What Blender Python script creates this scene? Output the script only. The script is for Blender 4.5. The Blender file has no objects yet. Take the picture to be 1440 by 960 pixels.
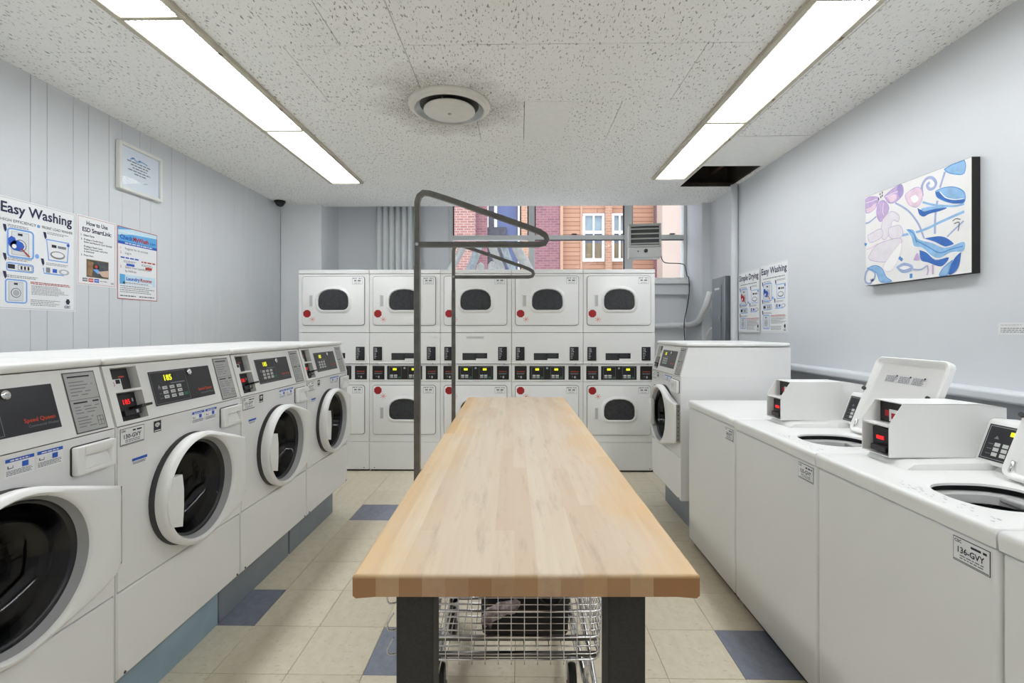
import bpy, bmesh, math, random
from mathutils import Vector, Matrix
random.seed(7)
PI = math.pi
# ---------------------------------------------------------------- camera, world, exposure
F, CX, HY, CAMH = 675.0, 720.0, 463.0, 1.365          # focal length / centre / horizon in pixels of a 1440x960 frame
TH = math.radians(0.9)
SC = bpy.context.scene
COL = SC.collection
cd = bpy.data.cameras.new('camera'); cam = bpy.data.objects.new('camera', cd); COL.objects.link(cam)
cd.sensor_fit = 'HORIZONTAL'; cd.sensor_width = 36.0; cd.lens = 36.0 * F / 1440.0
cd.shift_x = 0.0; cd.shift_y = -(480.0 - HY) / 1440.0
cd.clip_start = 0.02; cd.clip_end = 200
cam.location = (0, 0, CAMH); cam.rotation_euler = (PI / 2, 0, TH)
SC.camera = cam
w = bpy.data.worlds.new('sky'); SC.world = w; w.use_nodes = True
bg = w.node_tree.nodes['Background']; bg.inputs[0].default_value = (0.93, 0.97, 1.0, 1); bg.inputs[1].default_value = 3.0
SC.view_settings.view_transform = 'Standard'; SC.view_settings.look = 'None'
SC.view_settings.gamma = 1.0; SC.view_settings.use_curve_mapping = False
SC.view_settings.exposure = 0.1
LENS_POWER = 18.0
SC.cycles.max_bounces = 16; SC.cycles.diffuse_bounces = 10; SC.cycles.transparent_max_bounces = 16

def ray(px, py):
    u = (px - CX) / F; v = -(py - HY) / F
    return (u * math.cos(TH) - math.sin(TH), u * math.sin(TH) + math.cos(TH), v)
def on_x(px, py, X):
    r = ray(px, py); t = X / r[0]; return (X, r[1] * t, CAMH + r[2] * t)
def on_y(px, py, Y):
    r = ray(px, py); t = Y / r[1]; return (r[0] * t, Y, CAMH + r[2] * t)
def camf(x, y, z=0.0):      # a frame turned by the yaw of the table
    return Vector((x * math.cos(TH) - y * math.sin(TH), x * math.sin(TH) + y * math.cos(TH), z))

# ---------------------------------------------------------------- materials
MATS = {}
def nodes(name):
    m = bpy.data.materials.new(name); m.use_nodes = True
    nt = m.node_tree; b = nt.nodes['Principled BSDF']
    return m, nt, b
def srgb(c):
    return tuple(((v / 255.0) / 12.92 if v / 255.0 <= 0.04045 else ((v / 255.0 + 0.055) / 1.055) ** 2.4) for v in c)
def mat(name, rgb, rough=0.5, metal=0.0, var=0.04, scale=6.0, bump=0.0, bscale=80.0, spec=0.5, emit=0.0, coat=0.0):
    if name in MATS: return MATS[name]
    m, nt, b = nodes(name); c = srgb(rgb)
    tc = nt.nodes.new('ShaderNodeTexCoord'); nz = nt.nodes.new('ShaderNodeTexNoise')
    nz.inputs['Scale'].default_value = scale; nz.inputs['Detail'].default_value = 4
    nt.links.new(tc.outputs['Object'], nz.inputs['Vector'])
    rp = nt.nodes.new('ShaderNodeValToRGB')
    rp.color_ramp.elements[0].position = 0.3; rp.color_ramp.elements[1].position = 0.7
    rp.color_ramp.elements[0].color = tuple(max(0, v * (1 - var)) for v in c) + (1,)
    rp.color_ramp.elements[1].color = tuple(min(1, v * (1 + var)) for v in c) + (1,)
    nt.links.new(nz.outputs['Fac'], rp.inputs['Fac']); nt.links.new(rp.outputs['Color'], b.inputs['Base Color'])
    b.inputs['Roughness'].default_value = rough; b.inputs['Metallic'].default_value = metal
    b.inputs['Specular IOR Level'].default_value = spec; b.inputs['Coat Weight'].default_value = coat
    if bump > 0:
        n2 = nt.nodes.new('ShaderNodeTexNoise'); n2.inputs['Scale'].default_value = bscale; n2.inputs['Detail'].default_value = 3
        nt.links.new(tc.outputs['Object'], n2.inputs['Vector'])
        bp = nt.nodes.new('ShaderNodeBump'); bp.inputs['Strength'].default_value = bump; bp.inputs['Distance'].default_value = 0.002
        nt.links.new(n2.outputs['Fac'], bp.inputs['Height']); nt.links.new(bp.outputs['Normal'], b.inputs['Normal'])
    if emit > 0:
        b.inputs['Emission Color'].default_value = c + (1,); b.inputs['Emission Strength'].default_value = emit
    MATS[name] = m; return m
def math_node(nt, op, a, b=None):
    n = nt.nodes.new('ShaderNodeMath'); n.operation = op
    for i, v in enumerate((a, b)):
        if v is None: continue
        if isinstance(v, (int, float)): n.inputs[i].default_value = v
        else: nt.links.new(v, n.inputs[i])
    return n.outputs[0]
def mixc(nt, f, a, b):
    n = nt.nodes.new('ShaderNodeMix'); n.data_type = 'RGBA'
    for s, v in ((n.inputs[0], f), (n.inputs[6], a), (n.inputs[7], b)):
        if isinstance(v, (int, float)): s.default_value = v
        elif isinstance(v, tuple): s.default_value = v + (1,)
        else: nt.links.new(v, s)
    return n.outputs[2]
def texn(nt, vec, scale, detail=4, mp=None, rough=0.5):
    n = nt.nodes.new('ShaderNodeTexNoise'); n.inputs['Scale'].default_value = scale; n.inputs['Detail'].default_value = detail
    n.inputs['Roughness'].default_value = rough
    if mp:
        q = nt.nodes.new('ShaderNodeMapping'); q.inputs['Scale'].default_value = mp
        nt.links.new(vec, q.inputs['Vector']); vec = q.outputs['Vector']
    nt.links.new(vec, n.inputs['Vector']); return n.outputs['Fac']
def maprange(nt, v, a, b, c=0.0, d=1.0):
    n = nt.nodes.new('ShaderNodeMapRange'); nt.links.new(v, n.inputs[0])
    for i, x in enumerate((a, b, c, d)): n.inputs[i + 1].default_value = x
    return n.outputs[0]

def m_ceiling():
    m, nt, b = nodes('fissured_ceiling_tile')
    tc = nt.nodes.new('ShaderNodeTexCoord'); v = tc.outputs['Object']
    f1 = texn(nt, v, 100, 2, (1.0, 0.36, 1.0)); f2 = texn(nt, v, 190, 2, (1.0, 0.6, 1.0)); big = texn(nt, v, 2.2, 2)
    pits = maprange(nt, f1, 0.615, 0.66); pin = maprange(nt, f2, 0.66, 0.70)
    pits = math_node(nt, 'MAXIMUM', pits, math_node(nt, 'MULTIPLY', pin, 0.55))
    pits = math_node(nt, 'MULTIPLY', pits, maprange(nt, big, 0.25, 0.55, 0.5, 1.0))
    # soot blown on to the tiles around the air diffuser
    sub = nt.nodes.new('ShaderNodeVectorMath'); sub.operation = 'DISTANCE'
    nt.links.new(v, sub.inputs[0]); sub.inputs[1].default_value = (-0.43, 2.94, 2.74)
    d = math_node(nt, 'ADD', sub.outputs['Value'], math_node(nt, 'MULTIPLY', math_node(nt, 'SUBTRACT', texn(nt, v, 5, 4), 0.5), 0.45))
    soot = maprange(nt, d, 0.50, 0.20, 0.0, 1.0); soot = math_node(nt, 'MULTIPLY', soot, maprange(nt, f2, 0.35, 0.65, 0.25, 1.0))
    halo = maprange(nt, d, 0.95, 0.25, 0.0, 1.0)
    base = mixc(nt, texn(nt, v, 1.3, 3), srgb((240, 240, 238)), srgb((246, 246, 244)))
    base = mixc(nt, math_node(nt, 'MULTIPLY', soot, 0.75), base, srgb((120, 110, 88)))
    base = mixc(nt, math_node(nt, 'MULTIPLY', math_node(nt, 'MULTIPLY', halo, pin), 0.5), base, srgb((110, 108, 100)))
    colr = mixc(nt, math_node(nt, 'MULTIPLY', pits, 0.72), base, srgb((98, 96, 92)))
    nt.links.new(colr, b.inputs['Base Color']); b.inputs['Roughness'].default_value = 0.9; b.inputs['Specular IOR Level'].default_value = 0.15
    bp = nt.nodes.new('ShaderNodeBump'); bp.inputs['Strength'].default_value = 0.6; bp.inputs['Distance'].default_value = 0.003; bp.invert = True
    nt.links.new(pits, bp.inputs['Height']); nt.links.new(bp.outputs['Normal'], b.inputs['Normal'])
    MATS['ceiling'] = m
def m_vct(name, c1, c2, c3):
    m, nt, b = nodes(name)
    tc = nt.nodes.new('ShaderNodeTexCoord'); v = tc.outputs['Object']
    oi = nt.nodes.new('ShaderNodeObjectInfo')
    fl = texn(nt, v, 26, 5, (1, 0.6, 1), 0.65); fl2 = texn(nt, v, 70, 3, (0.5, 1, 1))
    col = mixc(nt, maprange(nt, fl, 0.35, 0.65), srgb(c1), srgb(c2))
    col = mixc(nt, math_node(nt, 'MULTIPLY', maprange(nt, fl2, 0.62, 0.7), 0.55), col, srgb(c3))
    col = mixc(nt, math_node(nt, 'MULTIPLY', oi.outputs['Random'], 0.22), col, srgb(c3))
    nt.links.new(col, b.inputs['Base Color'])
    nt.links.new(maprange(nt, texn(nt, v, 3, 4), 0.3, 0.7, 0.30, 0.5), b.inputs['Roughness'])
    MATS[name] = m
def m_wood():
    m, nt, b = nodes('maple_butcher_block')
    tc = nt.nodes.new('ShaderNodeTexCoord'); v = tc.outputs['Object']
    oi = nt.nodes.new('ShaderNodeObjectInfo')
    add = nt.nodes.new('ShaderNodeVectorMath'); add.operation = 'ADD'
    cmb = nt.nodes.new('ShaderNodeCombineXYZ'); nt.links.new(math_node(nt, 'MULTIPLY', oi.outputs['Random'], 37.0), cmb.inputs[1])
    nt.links.new(v, add.inputs[0]); nt.links.new(cmb.outputs[0], add.inputs[1]); vv = add.outputs[0]
    grain = texn(nt, vv, 60, 6, (1.0, 0.035, 1.0), 0.6); fig = texn(nt, vv, 9, 5, (1.0, 0.25, 1.0), 0.6)
    wn = nt.nodes.new('ShaderNodeTexWhiteNoise'); wn.noise_dimensions = '1D'; nt.links.new(math_node(nt, 'MULTIPLY', oi.outputs['Random'], 91.7), wn.inputs['W'])
    c = mixc(nt, oi.outputs['Random'], srgb((228, 210, 182)), srgb((206, 172, 130)))
    c = mixc(nt, math_node(nt, 'MULTIPLY', wn.outputs['Value'], 0.35), c, srgb((220, 200, 176)))
    c = mixc(nt, math_node(nt, 'MULTIPLY', maprange(nt, grain, 0.4, 0.75), 0.35), c, srgb((196, 156, 110)))
    c = mixc(nt, math_node(nt, 'MULTIPLY', maprange(nt, fig, 0.58, 0.80), 0.35), c, srgb((168, 122, 80)))
    # varnish worn off along the middle, amber finish left near the rims
    sp = nt.nodes.new('ShaderNodeSeparateXYZ'); nt.links.new(v, sp.inputs[0])
    ax = math_node(nt, 'ABSOLUTE', sp.outputs[0])
    ed = math_node(nt, 'ADD', ax, math_node(nt, 'MULTIPLY', math_node(nt, 'SUBTRACT', texn(nt, v, 3.0, 4), 0.5), 0.35))
    worn = maprange(nt, ed, 0.30, 0.14)
    wt = math_node(nt, 'MULTIPLY', worn, maprange(nt, sp.outputs[2], -0.004, -0.001))
    c = mixc(nt, math_node(nt, 'MULTIPLY', wt, 0.45), c, srgb((218, 206, 192)))
    amber = math_node(nt, 'MULTIPLY', maprange(nt, ed, 0.20, 0.36), 0.55)
    c = mixc(nt, amber, c, srgb((224, 180, 112)))
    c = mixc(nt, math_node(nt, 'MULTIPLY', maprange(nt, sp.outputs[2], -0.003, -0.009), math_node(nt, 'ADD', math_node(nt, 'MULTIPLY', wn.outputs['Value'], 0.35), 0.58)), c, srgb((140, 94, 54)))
    st = math_node(nt, 'MULTIPLY', maprange(nt, texn(nt, v, 26, 6, (1, 0.12, 1), 0.7), 0.54, 0.76), 0.45)
    c = mixc(nt, math_node(nt, 'MULTIPLY', st, worn), c, srgb((130, 112, 95)))
    nt.links.new(c, b.inputs['Base Color'])
    nt.links.new(maprange(nt, texn(nt, v, 14, 5, (1, 0.2, 1)), 0.35, 0.65, 0.31, 0.50), b.inputs['Roughness'])
    bp = nt.nodes.new('ShaderNodeBump'); bp.inputs['Strength'].default_value = 0.25; bp.inputs['Distance'].default_value = 0.002
    nt.links.new(texn(nt, v, 12, 5, (1, 0.15, 1)), bp.inputs['Height']); nt.links.new(bp.outputs['Normal'], b.inputs['Normal'])
    MATS['wood'] = m
def m_glass(name, tint, gloss=0.03, f0=0.04):
    m = bpy.data.materials.new(name); m.use_nodes = True; nt = m.node_tree
    nt.nodes.remove(nt.nodes['Principled BSDF']); out = nt.nodes['Material Output']
    tr = nt.nodes.new('ShaderNodeBsdfTransparent'); tr.inputs[0].default_value = tint + (1,)
    gl = nt.nodes.new('ShaderNodeBsdfGlossy'); gl.inputs['Roughness'].default_value = gloss
    lw_ = nt.nodes.new('ShaderNodeLayerWeight'); lw_.inputs[0].default_value = 0.5
    fr = math_node(nt, 'ADD', math_node(nt, 'MULTIPLY', math_node(nt, 'POWER', lw_.outputs['Facing'], 5.0), 0.9), f0)
    mx = nt.nodes.new('ShaderNodeMixShader'); nt.links.new(fr, mx.inputs[0])
    nt.links.new(tr.outputs[0], mx.inputs[1]); nt.links.new(gl.outputs[0], mx.inputs[2]); nt.links.new(mx.outputs[0], out.inputs[0])
    MATS[name] = m
def m_lens():
    m, nt, b = nodes('prismatic_lens')
    tc = nt.nodes.new('ShaderNodeTexCoord'); sp = nt.nodes.new('ShaderNodeSeparateXYZ'); nt.links.new(tc.outputs['Object'], sp.inputs[0])
    def line(o):
        fr = math_node(nt, 'FRACT', math_node(nt, 'MULTIPLY', o, 1 / 0.0305))
        return math_node(nt, 'LESS_THAN', fr, 0.26)
    ln = math_node(nt, 'MAXIMUM', line(sp.outputs[0]), line(sp.outputs[1]))
    st = maprange(nt, ln, 0, 1, LENS_POWER, 0.62)
    b.inputs['Base Color'].default_value = (0.8, 0.8, 0.8, 1); b.inputs['Roughness'].default_value = 0.3
    b.inputs['Emission Color'].default_value = (0.95, 0.98, 1.0, 1); nt.links.new(st, b.inputs['Emission Strength'])
    MATS['lens'] = m
def m_brick(name, c1, c2, mortar, bw, bh, ms=0.012):
    m, nt, b = nodes(name)
    tc = nt.nodes.new('ShaderNodeTexCoord'); mp = nt.nodes.new('ShaderNodeMapping'); mp.inputs['Rotation'].default_value = (PI / 2, 0, 0)
    nt.links.new(tc.outputs['Object'], mp.inputs['Vector'])
    br = nt.nodes.new('ShaderNodeTexBrick'); nt.links.new(mp.outputs[0], br.inputs['Vector'])
    br.inputs['Color1'].default_value = srgb(c1) + (1,); br.inputs['Color2'].default_value = srgb(c2) + (1,); br.inputs['Mortar'].default_value = srgb(mortar) + (1,)
    br.inputs['Scale'].default_value = 1.0; br.inputs['Brick Width'].default_value = bw; br.inputs['Row Height'].default_value = bh; br.inputs['Mortar Size'].default_value = ms
    nt.links.new(br.outputs['Color'], b.inputs['Base Color']); b.inputs['Roughness'].default_value = 0.9
    MATS[name] = m
m_ceiling(); m_wood(); m_lens()
m_vct('vct_cream', (226, 216, 192), (236, 229, 210), (190, 174, 142)); m_vct('vct_slate', (128, 134, 150), (148, 152, 168), (104, 108, 124))
m_glass('window_glass', (0.96, 0.98, 1.0), 0.0, 0.003); m_glass('washer_glass', (0.30, 0.30, 0.32), 0.03)
m_brick('brick_red', (158, 112, 104), (138, 94, 92), (176, 158, 152), 0.21, 0.070, 0.009)
m_brick('brick_plum', (138, 96, 102), (120, 82, 92), (150, 120, 124), 0.21, 0.070, 0.007)
m_brick('brick_orange', (170, 130, 108), (158, 116, 96), (180, 154, 138), 0.21, 0.075, 0.008)
m_brick('siding', (176, 136, 114), (166, 126, 104), (126, 86, 70), 9.0, 0.125, 0.010)
ENAMEL = mat('white_enamel', (230, 230, 230), 0.24, 0, 0.012, 3, 0.03, 14, 0.5)
ENAMEL2 = mat('white_plastic', (232, 232, 231), 0.38, 0, 0.012, 5)
DRYW = mat('dryer_enamel', (233, 233, 232), 0.30, 0, 0.012, 3, 0.03, 14)
BLACK = mat('black_plastic', (24, 24, 26), 0.4, 0, 0.15, 12)
GLOSSB = mat('black_panel', (34, 35, 40), 0.3, 0, 0.08, 10)
RUBBER = mat('dark_rubber', (62, 62, 64), 0.6, 0, 0.1, 20)
GAP = mat('seam_dark', (84, 84, 86), 0.7, 0, 0.05, 8)
SILVER = mat('instruction_plate', (176, 177, 176), 0.4, 0.2, 0.03, 10)
CHROME = mat('chrome', (214, 214, 216), 0.14, 1.0, 0.04, 20)
DSTEEL = mat('dull_steel', (112, 110, 106), 0.32, 1.0, 0.18, 24, 0.05, 60)
DRUM = mat('drum_steel', (104, 106, 110), 0.42, 1.0, 0.12, 18)
LEGB = mat('black_hammered', (38, 38, 38), 0.55, 0.1, 0.3, 220, 0.5, 260)
WALLP = mat('wall_paint', (209, 212, 216), 0.55, 0, 0.014, 2.5, 0.05, 40)
WALLB = mat('back_wall_paint', (228, 230, 233), 0.55, 0, 0.02, 2.5, 0.05, 40)
WHITEP = mat('white_trim_paint', (236, 237, 238), 0.45, 0, 0.02, 4)
GREYF = mat('window_frame_paint', (214, 215, 214), 0.45, 0, 0.04, 6)
PLNB = mat('plinth_blue', (150, 174, 190), 0.55, 0, 0.10, 5, 0.05, 30)
PLNG = mat('plinth_grey', (132, 140, 148), 0.55, 0, 0.06, 5, 0.05, 30)
INK = mat('ink_black', (40, 42, 52), 0.7, 0, 0.02, 10)
INKG = mat('ink_grey', (128, 130, 136), 0.7, 0, 0.02, 10)
INKL = mat('ink_light_grey', (176, 178, 184), 0.7, 0, 0.02, 10)
INKR = mat('ink_red', (176, 44, 46), 0.7, 0, 0.02, 10)
INKB = mat('ink_blue', (44, 92, 190), 0.7, 0, 0.02, 10)
INKLB = mat('ink_light_blue', (120, 168, 228), 0.7, 0, 0.02, 10)
SKYB = mat('ink_sky_blue', (92, 168, 220), 0.7, 0, 0.1, 6)
NAVY = mat('ink_navy', (38, 44, 78), 0.7, 0, 0.02, 10)
PAPER = mat('paper_white', (232, 233, 235), 0.6, 0, 0.01, 6)
TAN = mat('photo_tan', (150, 116, 82), 0.6, 0, 0.3, 40)
ORNG = mat('logo_orange', (206, 74, 44), 0.5, 0, 0.02, 10)
YEL = mat('display_yellow', (214, 214, 30), 0.5, 0, 0.02, 10, emit=1.0)
LED = mat('display_red', (230, 30, 34), 0.5, 0, 0.02, 10, emit=1.0)
GRNK = mat('start_key_green', (40, 108, 78), 0.5, 0, 0.05, 10)
KEYW = mat('key_white', (206, 208, 206), 0.45, 0, 0.02, 10)
STOPR = mat('sticker_red', (176, 24, 32), 0.5, 0, 0.04, 10)
PINK = mat('sticker_pink', (226, 150, 148), 0.6, 0, 0.04, 10)

# ---------------------------------------------------------------- mesh builder
class B:
    def __init__(s): s.bm = bmesh.new(); s.mats = []
    def mi(s, m):
        if m not in s.mats: s.mats.append(m)
        return s.mats.index(m)
    def faces_from(s, vs, fs, m, smooth=False):
        k = s.mi(m); v = [s.bm.verts.new(p) for p in vs]; out = []
        for f in fs:
            try: q = s.bm.faces.new([v[i] for i in f])
            except ValueError: continue
            q.material_index = k; q.smooth = smooth; out.append(q)
        return v, out
    def box(s, x0, x1, y0, y1, z0, z1, m, bev=0.0, seg=2):
        vs = [(x, y, z) for z in (z0, z1) for y in (y0, y1) for x in (x0, x1)]
        fs = [(0, 2, 3, 1), (4, 5, 7, 6), (0, 1, 5, 4), (2, 6, 7, 3), (0, 4, 6, 2), (1, 3, 7, 5)]
        v, f = s.faces_from(vs, fs, m)
        if bev > 0:
            ed = list({e for q in f for e in q.edges}); k = s.mi(m)
            r = bmesh.ops.bevel(s.bm, geom=ed, offset=bev, segments=seg, profile=0.5, affect='EDGES')
            for q in r['faces']: q.material_index = k; q.smooth = True
        return s
    def prism(s, pts, a0, a1, m, axis='y', bev=0.0, smooth=False):   # pts are 2D; extruded along axis
        def P(p, a):
            return {'y': (p[0], a, p[1]), 'x': (a, p[0], p[1]), 'z': (p[0], p[1], a)}[axis]
        n = len(pts); vs = [P(p, a0) for p in pts] + [P(p, a1) for p in pts]
        fs = [tuple(range(n)), tuple(range(2 * n - 1, n - 1, -1))]
        v, f = s.faces_from(vs, fs, m)
        k = s.mi(m)
        for i in range(n):
            q = s.bm.faces.new((v[i], v[n + i], v[n + (i + 1) % n], v[(i + 1) % n])); q.material_index = k; q.smooth = smooth; f.append(q)
        bmesh.ops.recalc_face_normals(s.bm, faces=f)
        if bev > 0:
            ed = [e for e in f[0].edges] + [e for e in f[1].edges]
            r = bmesh.ops.bevel(s.bm, geom=list(set(ed)), offset=bev, segments=2, profile=0.5, affect='EDGES')
            for q in r['faces']: q.material_index = k; q.smooth = True
        return s
    def loops(s, rings, m, closed=True, cap0=False, cap1=False, smooth=True):   # rings: lists of equal-length 3D points
        k = s.mi(m); R = [[s.bm.verts.new(p) for p in r] for r in rings]; fs = []
        n = len(R[0])
        for a, b in zip(R, R[1:]):
            for i in range(n if closed else n - 1):
                j = (i + 1) % n
                try: q = s.bm.faces.new((a[i], a[j], b[j], b[i]))
                except ValueError: continue
                q.material_index = k; q.smooth = smooth; fs.append(q)
        for c, r in ((cap0, R[0]), (cap1, R[-1])):
            if c:
                q = s.bm.faces.new(r); q.material_index = k; fs.append(q)
        bmesh.ops.recalc_face_normals(s.bm, faces=fs)
        return s
    def lathe(s, prof, c, m, axis='z', n=32, caps=False):
        rings = []
        for r, h in prof:
            ring = []
            for i in range(n):
                a = 2 * PI * i / n; p = (r * math.cos(a), r * math.sin(a))
                ring.append({'z': (c[0] + p[0], c[1] + p[1], c[2] + h), 'y': (c[0] + p[0], c[1] + h, c[2] + p[1]), 'x': (c[0] + h, c[1] + p[0], c[2] + p[1])}[axis])
            rings.append(ring)
        return s.loops(rings, m, cap0=caps, cap1=caps)
    def tube(s, pts, r, m, n=8, caps=True, square=False):
        pts = [Vector(p) for p in pts]; rings = []; up = None
        for i, p in enumerate(pts):
            t = (pts[min(i + 1, len(pts) - 1)] - pts[max(i - 1, 0)]).normalized()
            if up is None:
                up = Vector((0, 0, 1)) if abs(t.z) < 0.9 else Vector((0, 1, 0))
            a = t.cross(up).normalized(); up = a.cross(t).normalized()
            k = 4 if square else n; off = PI / 4 if square else 0; rr = r * (2 ** 0.5 if square else 1)
            rings.append([p + a * (rr * math.cos(2 * PI * j / k + off)) + up * (rr * math.sin(2 * PI * j / k + off)) for j in range(k)])
        return s.loops(rings, m, cap0=caps, cap1=caps, smooth=not square)
    def build(s, name, parent=None, smooth_angle=None, label=None):
        me = bpy.data.meshes.new(name); s.bm.normal_update(); s.bm.to_mesh(me); s.bm.free()
        for m in s.mats: me.materials.append(m)
        if smooth_angle: me.set_sharp_from_angle(angle=math.radians(smooth_angle))
        o = bpy.data.objects.new(name, me); COL.objects.link(o)
        if parent: o.parent = parent
        if label: o['label'] = label
        return o
def tag(o, label, cat, group=None):
    o['label'] = label; o['category'] = cat
    if group: o['group'] = group
    return o
def struct(o, label=None):
    o['kind'] = 'structure'
    if label: o['label'] = label
    return o
def thing(name, label, cat, loc=(0, 0, 0), rz=0.0, group=None):
    o = bpy.data.objects.new(name, None); COL.objects.link(o); o.empty_display_size = 0.1
    o.location = loc; o.rotation_euler = (0, 0, rz); return tag(o, label, cat, group)
def dup(root, loc, rz, label, skip=()):
    r = root.copy(); COL.objects.link(r); r.location = loc; r.rotation_euler = (0, 0, rz); r['label'] = label
    for ch in root.children:
        if ch.name.split('.')[0] in skip: continue
        c = ch.copy(); COL.objects.link(c); c.parent = r
        for g in ch.children:
            d = g.copy(); COL.objects.link(d); d.parent = c
    return r
def smoothpath(pts, n=6):
    pts = [Vector(p) for p in pts]; out = []
    for i in range(len(pts) - 1):
        p0, p1, p2, p3 = pts[max(i - 1, 0)], pts[i], pts[i + 1], pts[min(i + 2, len(pts) - 1)]
        for k in range(n):
            t = k / n
            out.append(0.5 * ((2 * p1) + (p2 - p0) * t + (2 * p0 - 5 * p1 + 4 * p2 - p3) * t * t + (3 * p1 - p0 - 3 * p2 + p3) * t ** 3))
    out.append(pts[-1]); return out
def rrect(x0, x1, z0, z1, r, n=4):
    out = []
    for cx, cz, a0 in ((x1 - r, z1 - r, 0), (x0 + r, z1 - r, 90), (x0 + r, z0 + r, 180), (x1 - r, z0 + r, 270)):
        for i in range(n + 1):
            a = math.radians(a0 + 90 * i / n); out.append((cx + r * math.cos(a), cz + r * math.sin(a)))
    return out

# flat print: polygons and lettering in a (u right, v up) plane
TXT = {}
def text_polys(body, size, bold=0.0):
    key = (body, bold)
    if key not in TXT:
        cu = bpy.data.curves.new('t', 'FONT'); cu.body = body; cu.size = 1.0; cu.resolution_u = 2; cu.offset = bold; cu.fill_mode = 'FRONT'
        o = bpy.data.objects.new('t', cu); COL.objects.link(o)
        dg = bpy.context.evaluated_depsgraph_get(); me = bpy.data.meshes.new_from_object(o.evaluated_get(dg))
        TXT[key] = ([tuple(v.co[:2]) for v in me.vertices], [tuple(p.vertices) for p in me.polygons])
        bpy.data.objects.remove(o); bpy.data.curves.remove(cu); bpy.data.meshes.remove(me)
    vs, fs = TXT[key]
    return [(x * size, y * size) for x, y in vs], fs
class Flat:
    def __init__(s, mp=None): s.b = B(); s.mp = mp or (lambda u, v, h: (u, -h, v)); s.e = 0.0006
    def poly(s, pts, m, layer=1):
        s.b.faces_from([s.mp(u, v, layer * s.e) for u, v in pts], [tuple(range(len(pts)))], m); return s
    def rect(s, u0, u1, v0, v1, m, layer=1): return s.poly([(u0, v0), (u1, v0), (u1, v1), (u0, v1)], m, layer)
    def disc(s, u, v, r, m, layer=1, n=20, rv=None, off=0.0):
        rv = rv or r
        return s.poly([(u + r * math.cos(2 * PI * i / n + off), v + rv * math.sin(2 * PI * i / n + off)) for i in range(n)], m, layer)
    def stroke(s, pts, wd, m, layer=1, closed=False, sm=0):
        if sm: pts = [tuple(p[:2]) for p in smoothpath([(a, b, 0) for a, b in pts], sm)]
        if closed: pts = list(pts) + [pts[0]]
        n = len(pts); L = []; R = []
        for i in range(n):
            if closed and i in (0, n - 1): a, c = pts[-2], pts[1]
            else: a, c = pts[max(i - 1, 0)], pts[min(i + 1, n - 1)]
            dx, dy = c[0] - a[0], c[1] - a[1]; l = math.hypot(dx, dy) or 1
            nx, ny = -dy / l * wd / 2, dx / l * wd / 2
            L.append((pts[i][0] + nx, pts[i][1] + ny)); R.append((pts[i][0] - nx, pts[i][1] - ny))
        vs = [s.mp(u, v, layer * s.e) for u, v in L + R]
        s.b.faces_from(vs, [(i, n + i, n + i + 1, i + 1) for i in range(n - 1)], m); return s
    def text(s, body, u, v, size, m, layer=1, align='l', bold=0.0, width=None, sx=1.0):
        vs, fs = text_polys(body, size, bold)
        if not vs: return s
        x0 = min(a for a, _ in vs); x1 = max(a for a, _ in vs)
        k = (width / (x1 - x0)) if width else sx
        o = {'l': 0, 'c': -(x1 - x0) * k / 2, 'r': -(x1 - x0) * k}[align]
        s.b.faces_from([s.mp(u + o + (a - x0) * k, v + b, layer * s.e) for a, b in vs], fs, m); return s
    def greek(s, u0, u1, v, h, lines, pitch, m, layer=1, rag=0.3):     # print too fine to read
        for i in range(lines):
            x = u0; end = u1 - random.random() * rag * (u1 - u0)
            while x < end:
                l = h * random.uniform(1.5, 5); s.rect(x, min(x + l, end), v - i * pitch, v - i * pitch + h, m, layer); x += l + h * 0.8
        return s
    def frame(s, u0, u1, v0, v1, t, m, layer=1):
        s.rect(u0, u1, v0, v0 + t, m, layer); s.rect(u0, u1, v1 - t, v1, m, layer); s.rect(u0, u0 + t, v0, v1, m, layer); return s.rect(u1 - t, u1, v0, v1, m, layer)
    def build(s, name, parent=None, label=None): return s.b.build(name, parent, label=label)

# ---------------------------------------------------------------- room shell
XL, XR, ZC = -2.634, 2.079, 2.74
YB, YE, YW, Y0 = 5.25, 5.35, 5.75, -2.2     # pier front, end of ceiling, window plane, wall behind the camera
b = B(); b.box(XL - 0.2, XR + 0.2, Y0 - 0.2, YW + 0.2, -0.12, -0.004, mat('grout', (120, 112, 96), 0.8, 0, 0.1, 8)); floor = struct(b.build('floor'), 'cream vinyl tile floor with a few slate blue tiles')
TXs, TYs = 0.3008, 0.3065
accent = {(-5, 1), (-4, 5), (-2, 0), (3, 0)}     # column, row of the slate tiles
tile_mesh = {}
for mname in ('vct_cream', 'vct_slate'):
    t = B(); g = 0.0011; t.box(g, TXs - g, g, TYs - g, -0.006, 0.0, MATS[mname]); o = t.build('floor_tile'); tile_mesh[mname] = o.data; bpy.data.objects.remove(o)
for i in range(-6, 5):
    for j in range(-3, 10):
        mname = 'vct_slate' if (i, j) in accent else 'vct_cream'
        o = bpy.data.objects.new('floor_tile', tile_mesh[mname]); COL.objects.link(o); o.parent = floor
        o.location = (-0.019 + i * TXs, 1.887 + j * TYs, 0)
# the floor beyond the separate tiles
ex = B(); gx0, gx1 = -0.019 - 6 * TXs, -0.019 + 5 * TXs; gy0, gy1 = 1.887 - 3 * TYs, 1.887 + 10 * TYs
for r in ((XL, gx0, Y0, YW), (gx1, XR, Y0, YW), (gx0, gx1, Y0, gy0), (gx0, gx1, gy1, YW)):
    ex.box(r[0], r[1], r[2], r[3], -0.006, 0.0, MATS['vct_cream'])
ex.build('floor_field', floor)

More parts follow.
